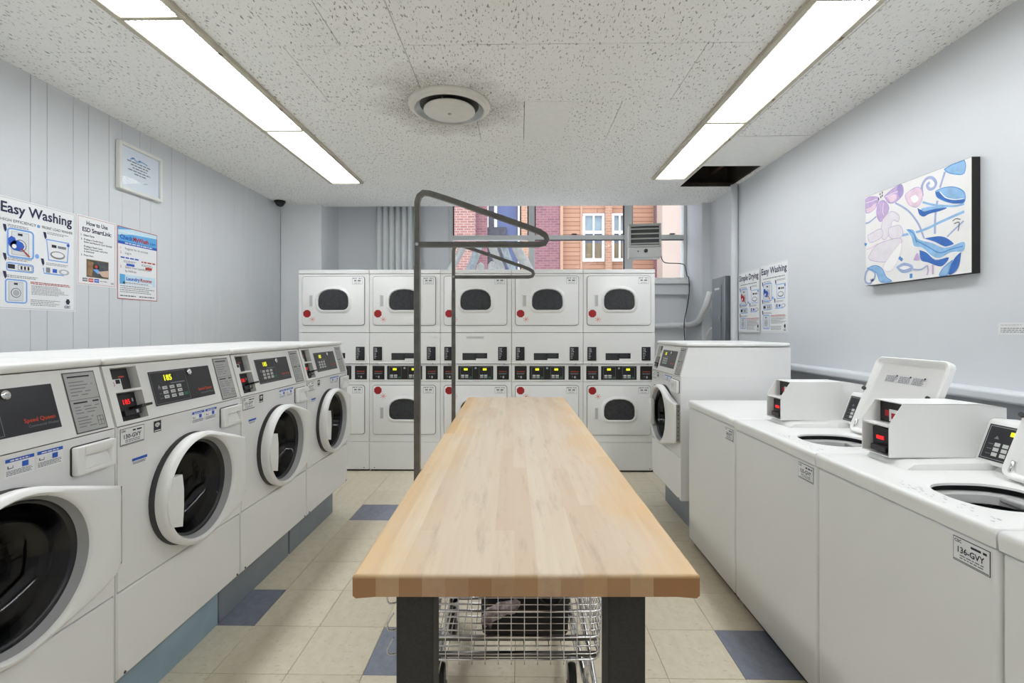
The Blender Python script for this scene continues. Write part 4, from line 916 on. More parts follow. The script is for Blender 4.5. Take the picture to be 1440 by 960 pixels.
# garment rails clamped to the left edge of the table
def make_rail(label, Y):
    t = thing('garment_rail', label, 'garment rack', camf(-0.3135, Y, TZT - 0.10), TH, 'garment rails on the table edge')
    zb = TZT - 0.10; zo = -zb
    q = B(); q.box(-0.010, 0.010, -0.010, 0.010, 0.0, 1.575 - zb, DSTEEL, 0.0015, 1); q.build('sleeve', t)
    q = B(); q.box(-0.0013, 0.0103, -0.03, 0.03, 0.005, 0.045, DSTEEL); q.build('clamp_plate', t)
    path = [(0, 0, 1.54), (0, 0, 1.785), (0.006, 0, 1.805), (0.020, 0, 1.817), (0.040, 0, 1.815), (0.10, 0, 1.796), (0.36, 0, 1.705), (0.405, 0, 1.688), (0.424, 0, 1.676), (0.429, 0, 1.662), (0.422, 0, 1.650), (0.404, 0, 1.646), (0.30, 0, 1.6455), (0.008, 0, 1.6455)]
    path = [(x, y_, z + zo) for x, y_, z in path]
    q = B(); q.tube(path, 0.0085, DSTEEL, square=True); q.build('hanging_arm', t)
    q = B(); q.tube([(0, -0.0095, 1.6455 + zo), (0, -0.012, 1.6455 + zo)], 0.006, CHROME, 8); q.build('bolt', t)
make_rail('near dark steel garment rail rising over the table edge', 1.59)
make_rail('far dark steel garment rail, lower in view than the near one', 2.575)

# wire laundry cart under the table
cart = thing('laundry_cart', 'chrome wire laundry cart standing under the table', 'cart', camf(-0.04, 1.85, 0), TH)
def cl(x, y_, z): return (x + 0.04, y_ - 1.85, z)
bx0, bx1, by0, by1 = -0.372, 0.292, 1.60, 2.12; bz0, bz1 = 0.262, 0.60
q = B(); th_, tn = 0.0042, 0.0019
def hoop(z, r, e=0.0):
    k = 0.03; x0, x1, y0_, y1_ = bx0 - e, bx1 + e, by0 - e, by1 + e
    pts = [p for p in rrect(x0, x1, y0_, y1_, k, 3)]; pts.append(pts[0])
    q.tube([cl(a, c, z) for a, c in pts], r, CHROME, 6, False)
for z in (0.266, 0.343, 0.432, 0.60): hoop(z, th_, 0.02 * (z - 0.262) / 0.34)
for z in (0.285, 0.313, 0.367, 0.390, 0.412, 0.455, 0.478, 0.502, 0.53, 0.56): hoop(z, tn, 0.02 * (z - 0.262) / 0.34)
x = bx0 + 0.02
while x < bx1:
    q.tube([cl(x, by0 - 0.022, bz1), cl(x, by0 - 0.003, 0.262), cl(x, by0 + 0.004, 0.246)], tn, CHROME, 5); q.tube([cl(x, by1 + 0.022, bz1), cl(x, by1 + 0.003, 0.262)], tn, CHROME, 5)
    q.tube([cl(x, by0, 0.262), cl(x, by1, 0.262)], tn, CHROME, 5); x += 0.0437
yv = by0 + 0.03
while yv < by1:
    q.tube([cl(bx0 - 0.022, yv, bz1), cl(bx0 - 0.003, yv, 0.262)], tn, CHROME, 5); q.tube([cl(bx1 + 0.022, yv, bz1), cl(bx1 + 0.003, yv, 0.262)], tn, CHROME, 5); q.tube([cl(bx0, yv, 0.2605), cl(bx1, yv, 0.2605)], tn, CHROME, 5); yv += 0.0437
q.build('wire_basket', cart)
q = B()
for z in (0.45, 0.36, 0.28):
    q.tube([cl(p[0], p[1], p[2]) for p in smoothpath([(bx0, by0 + 0.02, z), (bx0 - 0.035, by0 + 0.0, z + 0.002), (bx0 - 0.04, by0 - 0.012, z + 0.03), (bx0 - 0.02, by0 - 0.01, z + 0.065)], 5)], 0.003, CHROME, 6)
q.build('side_hook', cart)
q = B(); q.tube([cl(bx0 + 0.01, by0 + 0.012, 0.330), cl(bx1 - 0.01, by0 + 0.012, 0.330)], 0.009, DSTEEL, 8); q.tube([cl(bx0 + 0.01, by0 + 0.012, 0.276), cl(bx1 - 0.01, by0 + 0.012, 0.276)], 0.009, DSTEEL, 8); q.build('cross_bar', cart)
q = B()
for sx in (-0.27, 0.254):
    q.tube([cl(sx, 1.56, 0.15), cl(sx, 2.2, 0.15)], 0.012, CHROME, 10); q.tube([cl(sx + (0.03 if sx > 0 else -0.03), 1.62, 0.15), cl(sx + (0.03 if sx > 0 else -0.03), 2.12, 0.262)], 0.009, CHROME, 8)
    for y_ in (1.64, 2.14): q.tube([cl(sx, y_, 0.15), cl(sx, y_, 0.262)], 0.008, CHROME, 8)
for y_ in (2.18,): q.tube([cl(-0.27, y_, 0.15), cl(0.254, y_, 0.15)], 0.012, CHROME, 10)
q.build('base_frame', cart)
for sx in (-0.262, 0.222):
    for y_ in (1.80, 2.16):
        q = B(); q.lathe([(0.02, -0.016), (0.062, -0.014), (0.066, -0.006), (0.066, 0.006), (0.062, 0.014), (0.02, 0.016)], cl(sx, y_, 0.066), BLACK, 'x', 24, True); cw = q.build('caster', cart, 40)
        q = B(); q.box(cl(sx, 0, 0)[0] - 0.02, cl(sx, 0, 0)[0] + 0.02, y_ - 1.85 - 0.018, y_ - 1.85 + 0.018, 0.06, 0.142, CHROME, 0.003, 1)
        bmesh.ops.delete(q.bm, geom=[f for f in q.bm.faces if f.calc_center_median().z < 0.064], context='FACES'); q.build('fork', cw)
bag = thing('laundry_bag', 'black laundry bag sitting in the wire cart', 'bag', camf(0.045, 1.778, 0.266), TH)
q = B(); q.loops([[(x, y_, z) for x, y_ in rrect(-0.155 + i_, 0.158 - i_, -0.10 + i_, 0.13 - i_, 0.03, 3)] for z, i_ in ((0.0, 0.02), (0.03, 0.003), (0.12, 0.0), (0.20, 0.004), (0.26, 0.006), (0.262, 0.02), (0.22, 0.025))], mat('bag_black', (30, 30, 32), 0.75, 0, 0.2, 15, 0.3, 30), cap0=True, cap1=True); q.build('bag_body', bag, 50)
q = B(); q.tube(smoothpath([(0.05, -0.101, 0.24), (0.055, -0.108, 0.16), (0.10, -0.108, 0.14), (0.13, -0.106, 0.18), (0.13, -0.101, 0.24)], 5), 0.006, BLACK, 6); q.build('strap', bag)
clo = thing('patterned_cloth', 'crumpled grey patterned cloth hanging over the black laundry bag', 'cloth', camf(-0.075, 1.652, 0.36), TH)
CLM = mat('cloth_pattern', (172, 160, 162), 0.9, 0, 0.75, 46, 0.4, 60)
q = B(); rings = []
for i in range(9):
    t_ = i / 8; c_ = Vector((-0.028 + 0.13 * t_, -0.012 + 0.01 * math.sin(5 * t_), 0.012 + 0.062 * t_)); r = 0.030 * (1 - 0.35 * t_) * (0.35 if i in (0, 8) else 1)
    rings.append([c_ + Vector((0.25 * r * math.cos(a), r * 0.7 * math.cos(a) * (1 + 0.25 * math.sin(3 * a + i)), r * math.sin(a) * (1 + 0.25 * math.cos(4 * a + 2 * i)))) for a in [2 * PI * k / 14 for k in range(14)]])
q.loops(rings, CLM, cap0=True, cap1=True); q.build('cloth_fold', clo, 70)
q = B(); rings = []
for i in range(7):
    t_ = i / 6; c_ = Vector((-0.022 + 0.03 * t_, -0.016, 0.016 - 0.004 * t_)); r = 0.024 * (0.4 if i in (0, 6) else 1)
    rings.append([c_ + Vector((0.2 * r * math.cos(a), r * 0.6 * math.cos(a), r * 0.9 * math.sin(a) * (1 + 0.3 * math.cos(3 * a + i)))) for a in [2 * PI * k / 12 for k in range(12)]])
q.loops(rings, mat('cloth_pattern_dark', (120, 104, 106), 0.9, 0, 0.7, 60, 0.4, 60), cap0=True, cap1=True); q.build('cloth_fold', clo, 70)

# ---------------------------------------------------------------- posters and pictures on the left wall
def wall_item(name, label, cat, side, Y, z, group=None, off=0.0):
    if side == 'L': return thing(name, label, cat, (XL + off, Y, z), PI / 2, group)
    return thing(name, label, cat, (XR - off, Y, z), -PI / 2, group)
def sheet(par, w_, h_, m=PAPER, th=0.002):
    q = B(); q.box(0, w_, -th, -0.0002, 0, h_, m); return q.build('sheet', par)
def F2(th=0.002):
    f = Flat(lambda u, v_, h: (u, -th - h, v_)); f.e = 0.0005; return f
def icon_washer(f, u0, u1, v0, v1, blue=True):
    w_, h_ = u1 - u0, v1 - v0
    if blue: f.stroke(rrect(u0, u1, v0, v1, min(w_, h_) * 0.12, 3), min(w_, h_) * 0.07, INKLB, 1, True)
    a0, a1, c0, c1 = u0 + 0.14 * w_, u1 - 0.18 * w_, v0 + 0.08 * h_, v1 - 0.08 * h_
    f.frame(a0, a1, c0, c1, 0.0018, INKG, 2); f.rect(a0 + 0.003, a1 - 0.003, c0 + 0.003, c1 - 0.003, mat('print_pale', (214, 218, 222), 0.7), 1)
    f.rect(a0 + 0.35 * (a1 - a0), a0 + 0.62 * (a1 - a0), c1 - 0.16 * (c1 - c0), c1 - 0.06 * (c1 - c0), INK, 3)
    cx, cz, r = (a0 + a1) / 2, c0 + 0.42 * (c1 - c0), 0.36 * (a1 - a0)
    f.disc(cx, cz, r, INKG, 2, 20); f.disc(cx, cz, r * 0.82, PAPER, 3, 20); f.disc(cx, cz, r * 0.66, INKL, 4, 20); return cx, cz, r
def easy_poster(par, title, sub, w_=0.43, h_=0.575, blob=INKB, fine=True):
    f = F2(); f.frame(0.006, w_ - 0.006, 0.006, h_ - 0.006, 0.0014, INKG, 1)
    k = w_ / 0.43
    f.text(title, w_ / 2, h_ - 0.080, 0.075, NAVY, 2, 'c', 0.022, w_ * 0.90)
    f.text(sub[0], 0.02 * k, h_ - 0.126, 0.021, INK, 2, 'l', 0, w_ * 0.42) if fine else f.greek(0.05, w_ - 0.05, h_ - 0.122, 0.008, 1, 1, INKG, 2, 0)
    if fine: f.text(sub[1], w_ * 0.54, h_ - 0.126, 0.021, INK, 2, 'l', 0, w_ * 0.42); f.disc(w_ * 0.495, h_ - 0.120, 0.009, INKLB, 2, 12)
    for u in (0.03, 0.235): f.greek(u + 0.025, u + 0.16, h_ - 0.143, 0.0035, 2, 0.008, INKG, 2, 0.3)
    icon_washer(f, 0.055, 0.185, h_ - 0.305, h_ - 0.160); f.disc(0.10, h_ - 0.245, 0.036, blob, 5, 9, 0.028); f.disc(0.075, h_ - 0.228, 0.022, blob, 5, 7, 0.03); f.disc(0.085, h_ - 0.25, 0.012, PAPER, 6, 8)
    f.stroke([(0.118, h_ - 0.255), (0.165, h_ - 0.295)], 0.006, INKR, 6); f.disc(0.205, h_ - 0.285, 0.011, INKLB, 2, 10, 0.013)
    # quadrilateral frame with a soap dish
    f.stroke([(0.258, h_ - 0.182), (0.390, h_ - 0.182), (0.380, h_ - 0.295), (0.270, h_ - 0.295)], 0.008, INKLB, 1, True); f.rect(0.287, 0.315, h_ - 0.222, h_ - 0.206, INK, 2); f.rect(0.322, 0.372, h_ - 0.222, h_ - 0.208, INKG, 2); f.disc(0.322, h_ - 0.262, 0.044, INKG, 2, 18, 0.022); f.disc(0.322, h_ - 0.260, 0.036, PAPER, 3, 18, 0.015); f.disc(0.385, h_ - 0.195, 0.010, INKB, 3, 6)
    for u, v_ in ((0.238, h_ - 0.170), (0.225, h_ - 0.318), (0.03, h_ - 0.170), (0.03, h_ - 0.318), (0.03, h_ - 0.41)): f.poly([(u, v_ + 0.026), (u + 0.016, v_ + 0.026), (u + 0.020, v_), (u + 0.013, v_ - 0.014), (u + 0.006, v_)], NAVY, 3)
    for u in (0.055, 0.255): f.greek(u, u + 0.13, h_ - 0.315, 0.0035, 2, 0.008, INKG, 2, 0.3)
    f.stroke(rrect(0.05, 0.185, h_ - 0.378, h_ - 0.338, 0.008, 2), 0.006, INKLB, 1, True); f.rect(0.055, 0.09, h_ - 0.368, h_ - 0.345, INK, 2); f.rect(0.105, 0.178, h_ - 0.372, h_ - 0.344, PAPER, 2)
    f.frame(0.105, 0.178, h_ - 0.372, h_ - 0.344, 0.002, NAVY, 3)
    for k2 in range(3): f.rect(0.118 + 0.018 * k2, 0.127 + 0.018 * k2, h_ - 0.367, h_ - 0.349, INK, 3)
    f.stroke([(0.24, h_ - 0.342), (0.244, h_ - 0.372), (0.36, h_ - 0.372)], 0.007, INKLB, 1); f.rect(0.255, 0.278, h_ - 0.366, h_ - 0.338, INKG, 2); f.rect(0.292, 0.318, h_ - 0.363, h_ - 0.342, INKB, 2); f.disc(0.36, h_ - 0.354, 0.032, INKL, 2, 14, 0.016); f.disc(0.36, h_ - 0.354, 0.020, PAPER, 3, 14, 0.010)
    f.greek(0.05, 0.22, h_ - 0.405, 0.0035, 2, 0.008, INKG, 2, 0.3)
    icon_washer(f, 0.045, 0.150, 0.035, h_ - 0.425)
    f.greek(0.17, 0.40, h_ - 0.430, 0.004, 2, 0.008, INKR, 2, 0.1); f.greek(0.175, 0.40, h_ - 0.449, 0.003, 7, 0.0075, INKG, 2, 0.35); f.greek(0.17, 0.34, 0.052, 0.0035, 4, 0.009, INKG, 2, 0.3)
    f.rect(0.375, 0.392, 0.040, 0.070, INK, 2); f.disc(0.383, 0.055, 0.014, INK, 3, 6); f.text('CSC', 0.362, 0.018, 0.020, NAVY, 2, 'l', 0.03)
    f.build('print', par)
pz = 1.47
po = wall_item('instruction_poster', 'large Easy Washing poster at the left photo edge', 'poster', 'L', 2.372, pz); sheet(po, 0.43, 0.578); easy_poster(po, 'Easy Washing', ('HIGH EFFICIENCY', 'FRONT LOAD WASHER'), h_=0.578)
po = wall_item('instruction_sign', 'white How to Use sign with red border beside the large poster', 'sign', 'L', 2.813, 1.634); sheet(po, 0.276, 0.420)
f = F2(); f.frame(0.007, 0.269, 0.007, 0.413, 0.0022, mat('border_red', (196, 112, 92), 0.6), 1)
f.text('How to Use', 0.138, 0.366, 0.036, NAVY, 2, 'c', 0.022, 0.150); f.text('ESD SmartLink:', 0.138, 0.325, 0.036, NAVY, 2, 'c', 0.022, 0.205)
for i, s_ in enumerate(('1.  Select Cycle', '2.  If using a Credit Card,', '     Insert and Remove Card Quickly', '     If using a Smart Card,', '     Insert Card until read price', '     is deducted', '3.  Press Start')):
    vpos = (0.297, 0.272, 0.257, 0.230, 0.215, 0.200, 0.176)[i]; ind = 0.020 if s_.startswith(' ') else 0.0
    f.text(s_.strip(), 0.026 + ind, vpos, 0.0150, INK, 2, bold=0.012)
f.rect(0.062, 0.220, 0.050, 0.160, mat('photo_edge', (150, 128, 90), 0.6), 2); f.rect(0.066, 0.216, 0.054, 0.156, mat('photo_dark', (74, 78, 80), 0.6, 0, 0.3, 30), 3)
f.poly([(0.07, 0.06), (0.10, 0.058), (0.11, 0.145), (0.072, 0.15)], TAN, 4); f.disc(0.128, 0.118, 0.026, INK, 4, 10, 0.018); f.disc(0.128, 0.12, 0.010, ORNG, 5, 8); f.poly([(0.105, 0.10), (0.135, 0.105), (0.165, 0.085), (0.14, 0.075)], INKLB, 5); f.poly([(0.14, 0.09), (0.216, 0.105), (0.216, 0.06), (0.17, 0.062)], mat('photo_skin', (206, 176, 156), 0.6), 6)
for i, m in enumerate((INKG, ORNG, INKB)): f.rect(0.036 + 0.04 * i, 0.070 + 0.04 * i, 0.022, 0.044, m, 2); f.rect(0.040 + 0.04 * i, 0.066 + 0.04 * i, 0.031, 0.035, PAPER, 3)
f.greek(0.158, 0.21, 0.030, 0.005, 1, 1, INKG, 2, 0); f.text('CSC', 0.235, 0.020, 0.014, NAVY, 2, 'l', 0.03); f.build('print', po)
po = wall_item('instruction_sign', 'blue headed sign with red border right of the How to Use sign', 'sign', 'L', 3.100, 1.567); sheet(po, 0.345, 0.480)
f = F2(); f.frame(0.0, 0.345, 0.0, 0.480, 0.005, mat('border_crimson', (170, 70, 76), 0.6), 1); f.rect(0.005, 0.340, 0.365, 0.475, SKYB, 1); f.poly([(0.005, 0.42), (0.12, 0.44), (0.34, 0.45), (0.34, 0.475), (0.12, 0.475), (0.005, 0.455)], mat('cloud_print', (196, 222, 236), 0.7), 2); f.rect(0.005, 0.340, 0.365, 0.383, INKB, 2); f.greek(0.06, 0.30, 0.372, 0.007, 1, 1, PAPER, 3, 0)
f.text('Check', 0.020, 0.398, 0.042, INKB, 3, 'l', 0.03, 0.105); f.text('MyWash', 0.128, 0.398, 0.042, INKR, 3, 'l', 0.03, 0.135); f.text('.com', 0.268, 0.398, 0.030, INKB, 3, 'l', 0.02, 0.06); f.greek(0.02, 0.14, 0.445, 0.006, 1, 1, PAPER, 3, 0)
for i, (n_, s_, v_) in enumerate((('1.', 'Register for an account', 0.332), ('2.', 'Log in', 0.302), ('3.', 'Select Your LaundryRoom', 0.208))): f.text(n_, 0.022, v_, 0.022, INKR, 2); f.text(s_, 0.062, v_, 0.021, INK, 2)
f.text('by Address', 0.062, 0.183, 0.021, INK, 2)
f.greek(0.025, 0.175, 0.272, 0.009, 1, 1, INKB, 2, 0); f.greek(0.05, 0.16, 0.254, 0.004, 2, 0.008, INKG, 2, 0.2); f.rect(0.072, 0.140, 0.224, 0.240, INKB, 2); f.greek(0.20, 0.325, 0.262, 0.009, 1, 1, INKR, 2, 0); f.greek(0.20, 0.31, 0.246, 0.004, 2, 0.008, INKG, 2, 0.2); f.rect(0.235, 0.295, 0.218, 0.234, INKR, 2)
f.rect(0.018, 0.325, 0.100, 0.165, mat('cloud_print', (196, 222, 236), 0.7), 2); f.rect(0.018, 0.06, 0.100, 0.165, SKYB, 3); f.text('Laundry', 0.070, 0.128, 0.032, INKB, 4, 'l', 0.03, 0.115); f.text('Rooms', 0.190, 0.128, 0.032, INKR, 4, 'l', 0.03, 0.10); f.rect(0.045, 0.30, 0.104, 0.118, PAPER, 3); f.greek(0.06, 0.28, 0.108, 0.005, 1, 1, INKG, 4, 0.1)
f.greek(0.022, 0.325, 0.085, 0.005, 4, 0.013, INKG, 2, 0.2); f.greek(0.022, 0.15, 0.020, 0.006, 1, 1, INK, 2, 0); f.greek(0.18, 0.32, 0.020, 0.006, 1, 1, INK, 2, 0); f.build('print', po)
fr = wall_item('picture_frame', 'white framed notice hung high on the left wall', 'picture frame', 'L', 3.085, 2.288, off=0.001); fr.rotation_euler = (0, 0, PI / 2)
fw, fh, ft, fd = 0.375, 0.315, 0.022, 0.032
q = B(); FW = mat('frame_white', (226, 226, 222), 0.4, 0, 0.02, 8)
q.box(0, ft, -fd, -0.001, 0, fh, FW, 0.003, 1); q.box(fw - ft, fw, -fd, -0.001, 0, fh, FW, 0.003, 1); q.box(ft, fw - ft, -fd, -0.001, 0, ft, FW, 0.003, 1); q.box(ft, fw - ft, -fd, -0.001, fh - ft, fh, FW, 0.003, 1); q.build('frame', fr)
q = B(); q.box(ft, fw - ft, -0.016, -0.002, ft, fh - ft, PAPER); q.build('mat_board', fr)
f = Flat(lambda u, v_, h: (u, -0.0162 - h, v_))
f.stroke([(0.10, 0.222), (0.13, 0.232), (0.16, 0.222), (0.20, 0.232), (0.25, 0.225)], 0.010, mat('ink_pale_blue', (150, 184, 208), 0.7), 1, sm=5); f.stroke([(0.11, 0.232), (0.135, 0.238)], 0.006, INKB, 2); f.stroke([(0.17, 0.232), (0.19, 0.236)], 0.006, INKB, 2)
for i, (a, c) in enumerate(((0.075, 0.275), (0.105, 0.255), (0.12, 0.245), (0.085, 0.275), (0.135, 0.235))): f.greek(a, c, 0.205 - i * 0.019, 0.008, 1, 1, INKG, 1, 0)
f.stroke([(0.17, 0.10), (0.20, 0.088), (0.25, 0.095)], 0.003, INKG, 1, sm=4); f.build('notice_print', fr)
q = B(); q.box(ft - 0.001, fw - ft + 0.001, -0.0245, -0.0225, ft - 0.001, fh - ft + 0.001, MATS['window_glass']); q.build('glazing', fr)

# right wall posters, paper strip, canvas
po = wall_item('instruction_poster', 'Simple Drying poster beside the painted pipe on the right wall', 'poster', 'R', 4.575, 1.338, off=0.006); sheet(po, 0.41, 0.555); easy_poster(po, 'Simple Drying', ('', ''), 0.41, 0.555, INKR, False); po.rotation_euler = (0, 0, -PI / 2 - 0.012)
po = wall_item('instruction_poster', 'Easy Washing poster on the right wall, right of the Simple Drying one', 'poster', 'R', 4.172, 1.337); sheet(po, 0.43, 0.571); easy_poster(po, 'Easy Washing', ('', ''), 0.43, 0.571, INKB, False)
po = wall_item('paper_notice', 'narrow torn paper strip taped on the right wall', 'notice', 'R', 2.118, 1.342); sheet(po, 0.26, 0.052, mat('notice_paper', (222, 223, 222), 0.7, 0, 0.04, 20), 0.001)
f = F2(0.001); f.greek(0.012, 0.10, 0.040, 0.003, 1, 1, INKL, 1, 0); f.greek(0.012, 0.25, 0.026, 0.0035, 3, 0.008, INKG, 1, 0.1); f.build('print', po)

CXF = 2.04; CY0, CY1, CZ0, CZ1 = 2.862, 2.198, 1.620, 2.144
cv = thing('canvas_painting', 'blue and lilac floral canvas painting on the right wall', 'painting', (XR, CY0, CZ0), -PI / 2)
q = B(); q.box(0, CY0 - CY1, CXF - XR, -0.001, 0, CZ1 - CZ0, mat('canvas_edge_black', (32, 30, 30), 0.7, 0, 0.1, 20)); q.build('canvas', cv)
f = Flat(lambda u, v_, h: (u, CXF - XR - h, v_)); f.e = 0.00025
LAY = [1.0]
f.rect(0.0005, CY0 - CY1 - 0.0005, 0.002, CZ1 - CZ0 - 0.001, mat('canvas_white', (230, 229, 228), 0.7, 0, 0.02, 12, 0.2, 200), 1)
def C(p):
    w_ = on_x(1200 + p[0] / 4.922, 215 + p[1] / 4.922, CXF); return (min(max(CY0 - w_[1], 0.001), CY0 - CY1 - 0.001), min(max(w_[2] - CZ0, 0.003), CZ1 - CZ0 - 0.002))
LIL = mat('paint_lilac', (190, 166, 206), 0.7, 0, 0.12, 30); LILD = mat('paint_violet', (164, 148, 200), 0.7, 0, 0.12, 30); PNK = mat('paint_pink', (224, 200, 214), 0.7, 0, 0.1, 30)
LBL = mat('paint_light_blue', (140, 182, 220), 0.7, 0, 0.14, 26); MBL = mat('paint_blue', (84, 142, 204), 0.7, 0, 0.14, 26); DBL = mat('paint_deep_blue', (54, 106, 182), 0.7, 0, 0.14, 26)
LAV = mat('paint_lavender', (160, 172, 208), 0.7, 0, 0.1, 26); PGR = mat('paint_pale_grey', (222, 218, 224), 0.7, 0, 0.04, 26); WHT = mat('paint_white', (236, 236, 236), 0.7, 0, 0.02, 26); PDK = mat('paint_dark', (70, 84, 96), 0.7, 0, 0.1, 26)
def area(pts, m, layer, outline=None, wd=0.004):
    LAY[0] += 0.14; layer = LAY[0]
    pp = [C(p) for p in pts]; sm = smoothpath([(a, c, 0) for a, c in pp + [pp[0]]], 4)[:-1]; sm = [(p[0], p[1]) for p in sm]
    sm = [(min(max(a, 0.001), 0.663), min(max(c, 0.003), 0.521)) for a, c in sm]
    f.poly(sm, m, layer)
    if outline: f.stroke(sm, wd, outline, layer + 0.07, True)
def line(pts, wd, m, layer):
    LAY[0] += 0.14; layer = LAY[0]; f.stroke([C(p) for p in pts], wd, m, layer, sm=6)
line([(57, 495), (110, 480), (160, 440)], 0.010, LAV, 2); line([(290, 345), (380, 400), (450, 490), (490, 590)], 0.010, LAV, 2); line([(635, 130), (600, 240)], 0.011, LAV, 2); line([(582, 330), (568, 440), (565, 560)], 0.012, LAV, 2)
line([(480, 340), (560, 360), (690, 368), (768, 352)], 0.010, LBL, 2); line([(340, 570), (480, 535), (620, 470), (768, 405)], 0.013, LBL, 3); line([(650, 580), (700, 530), (765, 470)], 0.008, LAV, 2)
line([(478, 300), (476, 230), (505, 180), (545, 172), (572, 205), (560, 240), (528, 250), (512, 222), (530, 205)], 0.015, LAV, 3)
area([(630, 112), (690, 75), (768, 50), (768, 140), (700, 146), (650, 132)], LBL, 3, MBL)
area([(57, 332), (110, 305), (165, 305), (178, 325), (150, 385), (100, 416), (57, 408)], LIL, 3, LILD); area([(60, 395), (120, 375), (160, 345), (150, 385), (100, 414)], PNK, 5)
area([(185, 335), (215, 330), (245, 370), (235, 420), (192, 475), (165, 440), (165, 380)], LIL, 4, LILD); area([(215, 300), (270, 252), (330, 217), (347, 260), (335, 300), (290, 340), (245, 345)], LIL, 4, LILD); area([(300, 238), (335, 218), (347, 262), (322, 312)], LILD, 6); area([(235, 300), (290, 285), (300, 315), (260, 340)], PNK, 6)
line([(210, 345), (205, 400), (212, 430)], 0.003, WHT, 7); line([(220, 305), (260, 285), (310, 265)], 0.003, WHT, 7); line([(165, 320), (110, 340), (60, 355)], 0.003, WHT, 7)
for p in ((190, 285), (205, 275), (180, 318), (195, 305), (205, 295)): f.disc(*C(p), 0.0045, PDK, 16, 6, 0.007)
area([(360, 290), (400, 255), (450, 236), (480, 270), (474, 330), (440, 375), (390, 360), (366, 320)], PNK, 4, LIL, 0.003); area([(395, 310), (430, 290), (455, 320), (420, 345)], WHT, 6)
area([(570, 265), (620, 242), (700, 236), (768, 270), (768, 340), (700, 345), (640, 335), (582, 305)], LBL, 4, MBL); area([(570, 272), (600, 268), (640, 308), (700, 325), (767, 318), (764, 344), (690, 350), (630, 328), (582, 305)], DBL, 6); line([(600, 268), (640, 308), (700, 322), (764, 316)], 0.004, WHT, 7)
area([(445, 380), (480, 395), (560, 382), (650, 378), (600, 402), (530, 420), (490, 440), (458, 425)], DBL, 4); area([(470, 385), (540, 370), (645, 376), (560, 388), (490, 405)], LBL, 5)
area([(205, 460), (260, 405), (315, 430), (312, 475), (272, 468), (250, 560), (215, 600), (190, 560)], PGR, 4, LIL, 0.003); area([(245, 520), (320, 500), (345, 560), (300, 600), (250, 580)], PGR, 4, LIL, 0.003); area([(105, 720), (170, 632), (330, 590), (310, 680), (240, 750), (130, 745)], PGR, 5, LIL, 0.003); area([(100, 570), (190, 525), (200, 580), (120, 620)], PGR, 4, LIL, 0.003); area([(220, 820), (215, 770), (330, 620), (320, 720), (270, 810)], WHT, 5, PNK, 0.003)
line([(95, 668), (125, 655), (170, 628)], 0.006, PNK, 4)
area([(490, 592), (590, 576), (650, 590), (700, 635), (640, 648), (560, 612)], DBL, 4); area([(360, 525), (420, 530), (452, 590), (550, 620), (640, 652), (768, 610), (765, 680), (680, 690), (600, 730), (540, 712), (480, 660), (420, 645), (400, 580)], LBL, 5, WHT, 0.005); line([(430, 600), (520, 650), (600, 690), (680, 665), (760, 645)], 0.006, MBL, 7); line([(380, 530), (420, 560), (440, 620)], 0.006, MBL, 7)
area([(460, 672), (510, 690), (570, 740), (660, 722), (640, 762), (600, 785), (520, 757), (470, 740)], DBL, 4); area([(748, 685), (700, 732), (660, 832), (690, 835), (732, 782)], DBL, 4); area([(690, 740), (625, 795), (598, 848), (650, 845), (672, 790)], LBL, 4, MBL)
line([(140, 870), (115, 905), (80, 890), (80, 840), (110, 805), (150, 830), (145, 875), (118, 880)], 0.013, LAV, 3); area([(95, 800), (150, 778), (200, 800), (230, 858), (268, 888), (190, 892), (165, 835), (130, 808)], LBL, 4, MBL)
area([(300, 790), (350, 762), (410, 780), (402, 815), (340, 826)], LAV, 3, LBL, 0.004); area([(320, 795), (355, 780), (395, 792), (350, 808)], WHT, 5); line([(415, 805), (470, 806), (510, 780)], 0.008, LAV, 3); line([(515, 775), (520, 815), (512, 845)], 0.008, LIL, 3); line([(550, 775), (552, 840)], 0.008, LIL, 3)
for a, c in (((58, 630), (92, 638)), ((318, 722), (342, 742)), ((402, 835), (402, 866))): line([a, ((a[0] + c[0]) / 2, (a[1] + c[1]) / 2), c], 0.017, MBL, 4)
area([(418, 740), (445, 690), (460, 742)], LIL, 3); line([(690, 470), (715, 455), (745, 460)], 0.004, PDK, 4); line([(700, 490), (735, 480), (728, 540)], 0.004, PDK, 4)
f.build('painted_flowers', cv)

# ---------------------------------------------------------------- services in the right corner
q = B(); q.tube([(2.043, 4.60, 0.0), (2.043, 4.60, ZC - 0.002)], 0.033, WALLP, 16); tag(q.build('drain_pipe', None, 40), 'vertical grey painted pipe in the right rear corner', 'pipe')
pn = thing('breaker_panel', 'grey metal electrical panel on the right wall behind the front loader', 'electrical panel', (XR - 0.001, 4.94, 1.10), -PI / 2)
PM = mat('panel_grey', (150, 156, 162), 0.4, 0.5, 0.06, 8); PMD = mat('panel_dark', (108, 112, 116), 0.45, 0.5, 0.1, 8)
q = B(); q.box(0, 0.30, -0.10, -0.001, 0, 0.78, PMD, 0.003, 1); q.build('box', pn)
q = B(); q.box(0.004, 0.296, -0.112, -0.10, 0.004, 0.776, PM, 0.003, 1); q.box(0.05, 0.235, -0.119, -0.112, 0.14, 0.70, PM, 0.004, 1); pd = q.build('door', pn)
f = Flat(lambda u, v_, h: (u, -0.1192 - h, v_)); f.rect(0.09, 0.20, 0.655, 0.675, PAPER, 1); f.build('label_strip', pd)
q = B(); q.box(0.20, 0.215, -0.128, -0.119, 0.36, 0.40, SILVER, 0.002, 1); q.build('latch', pd)
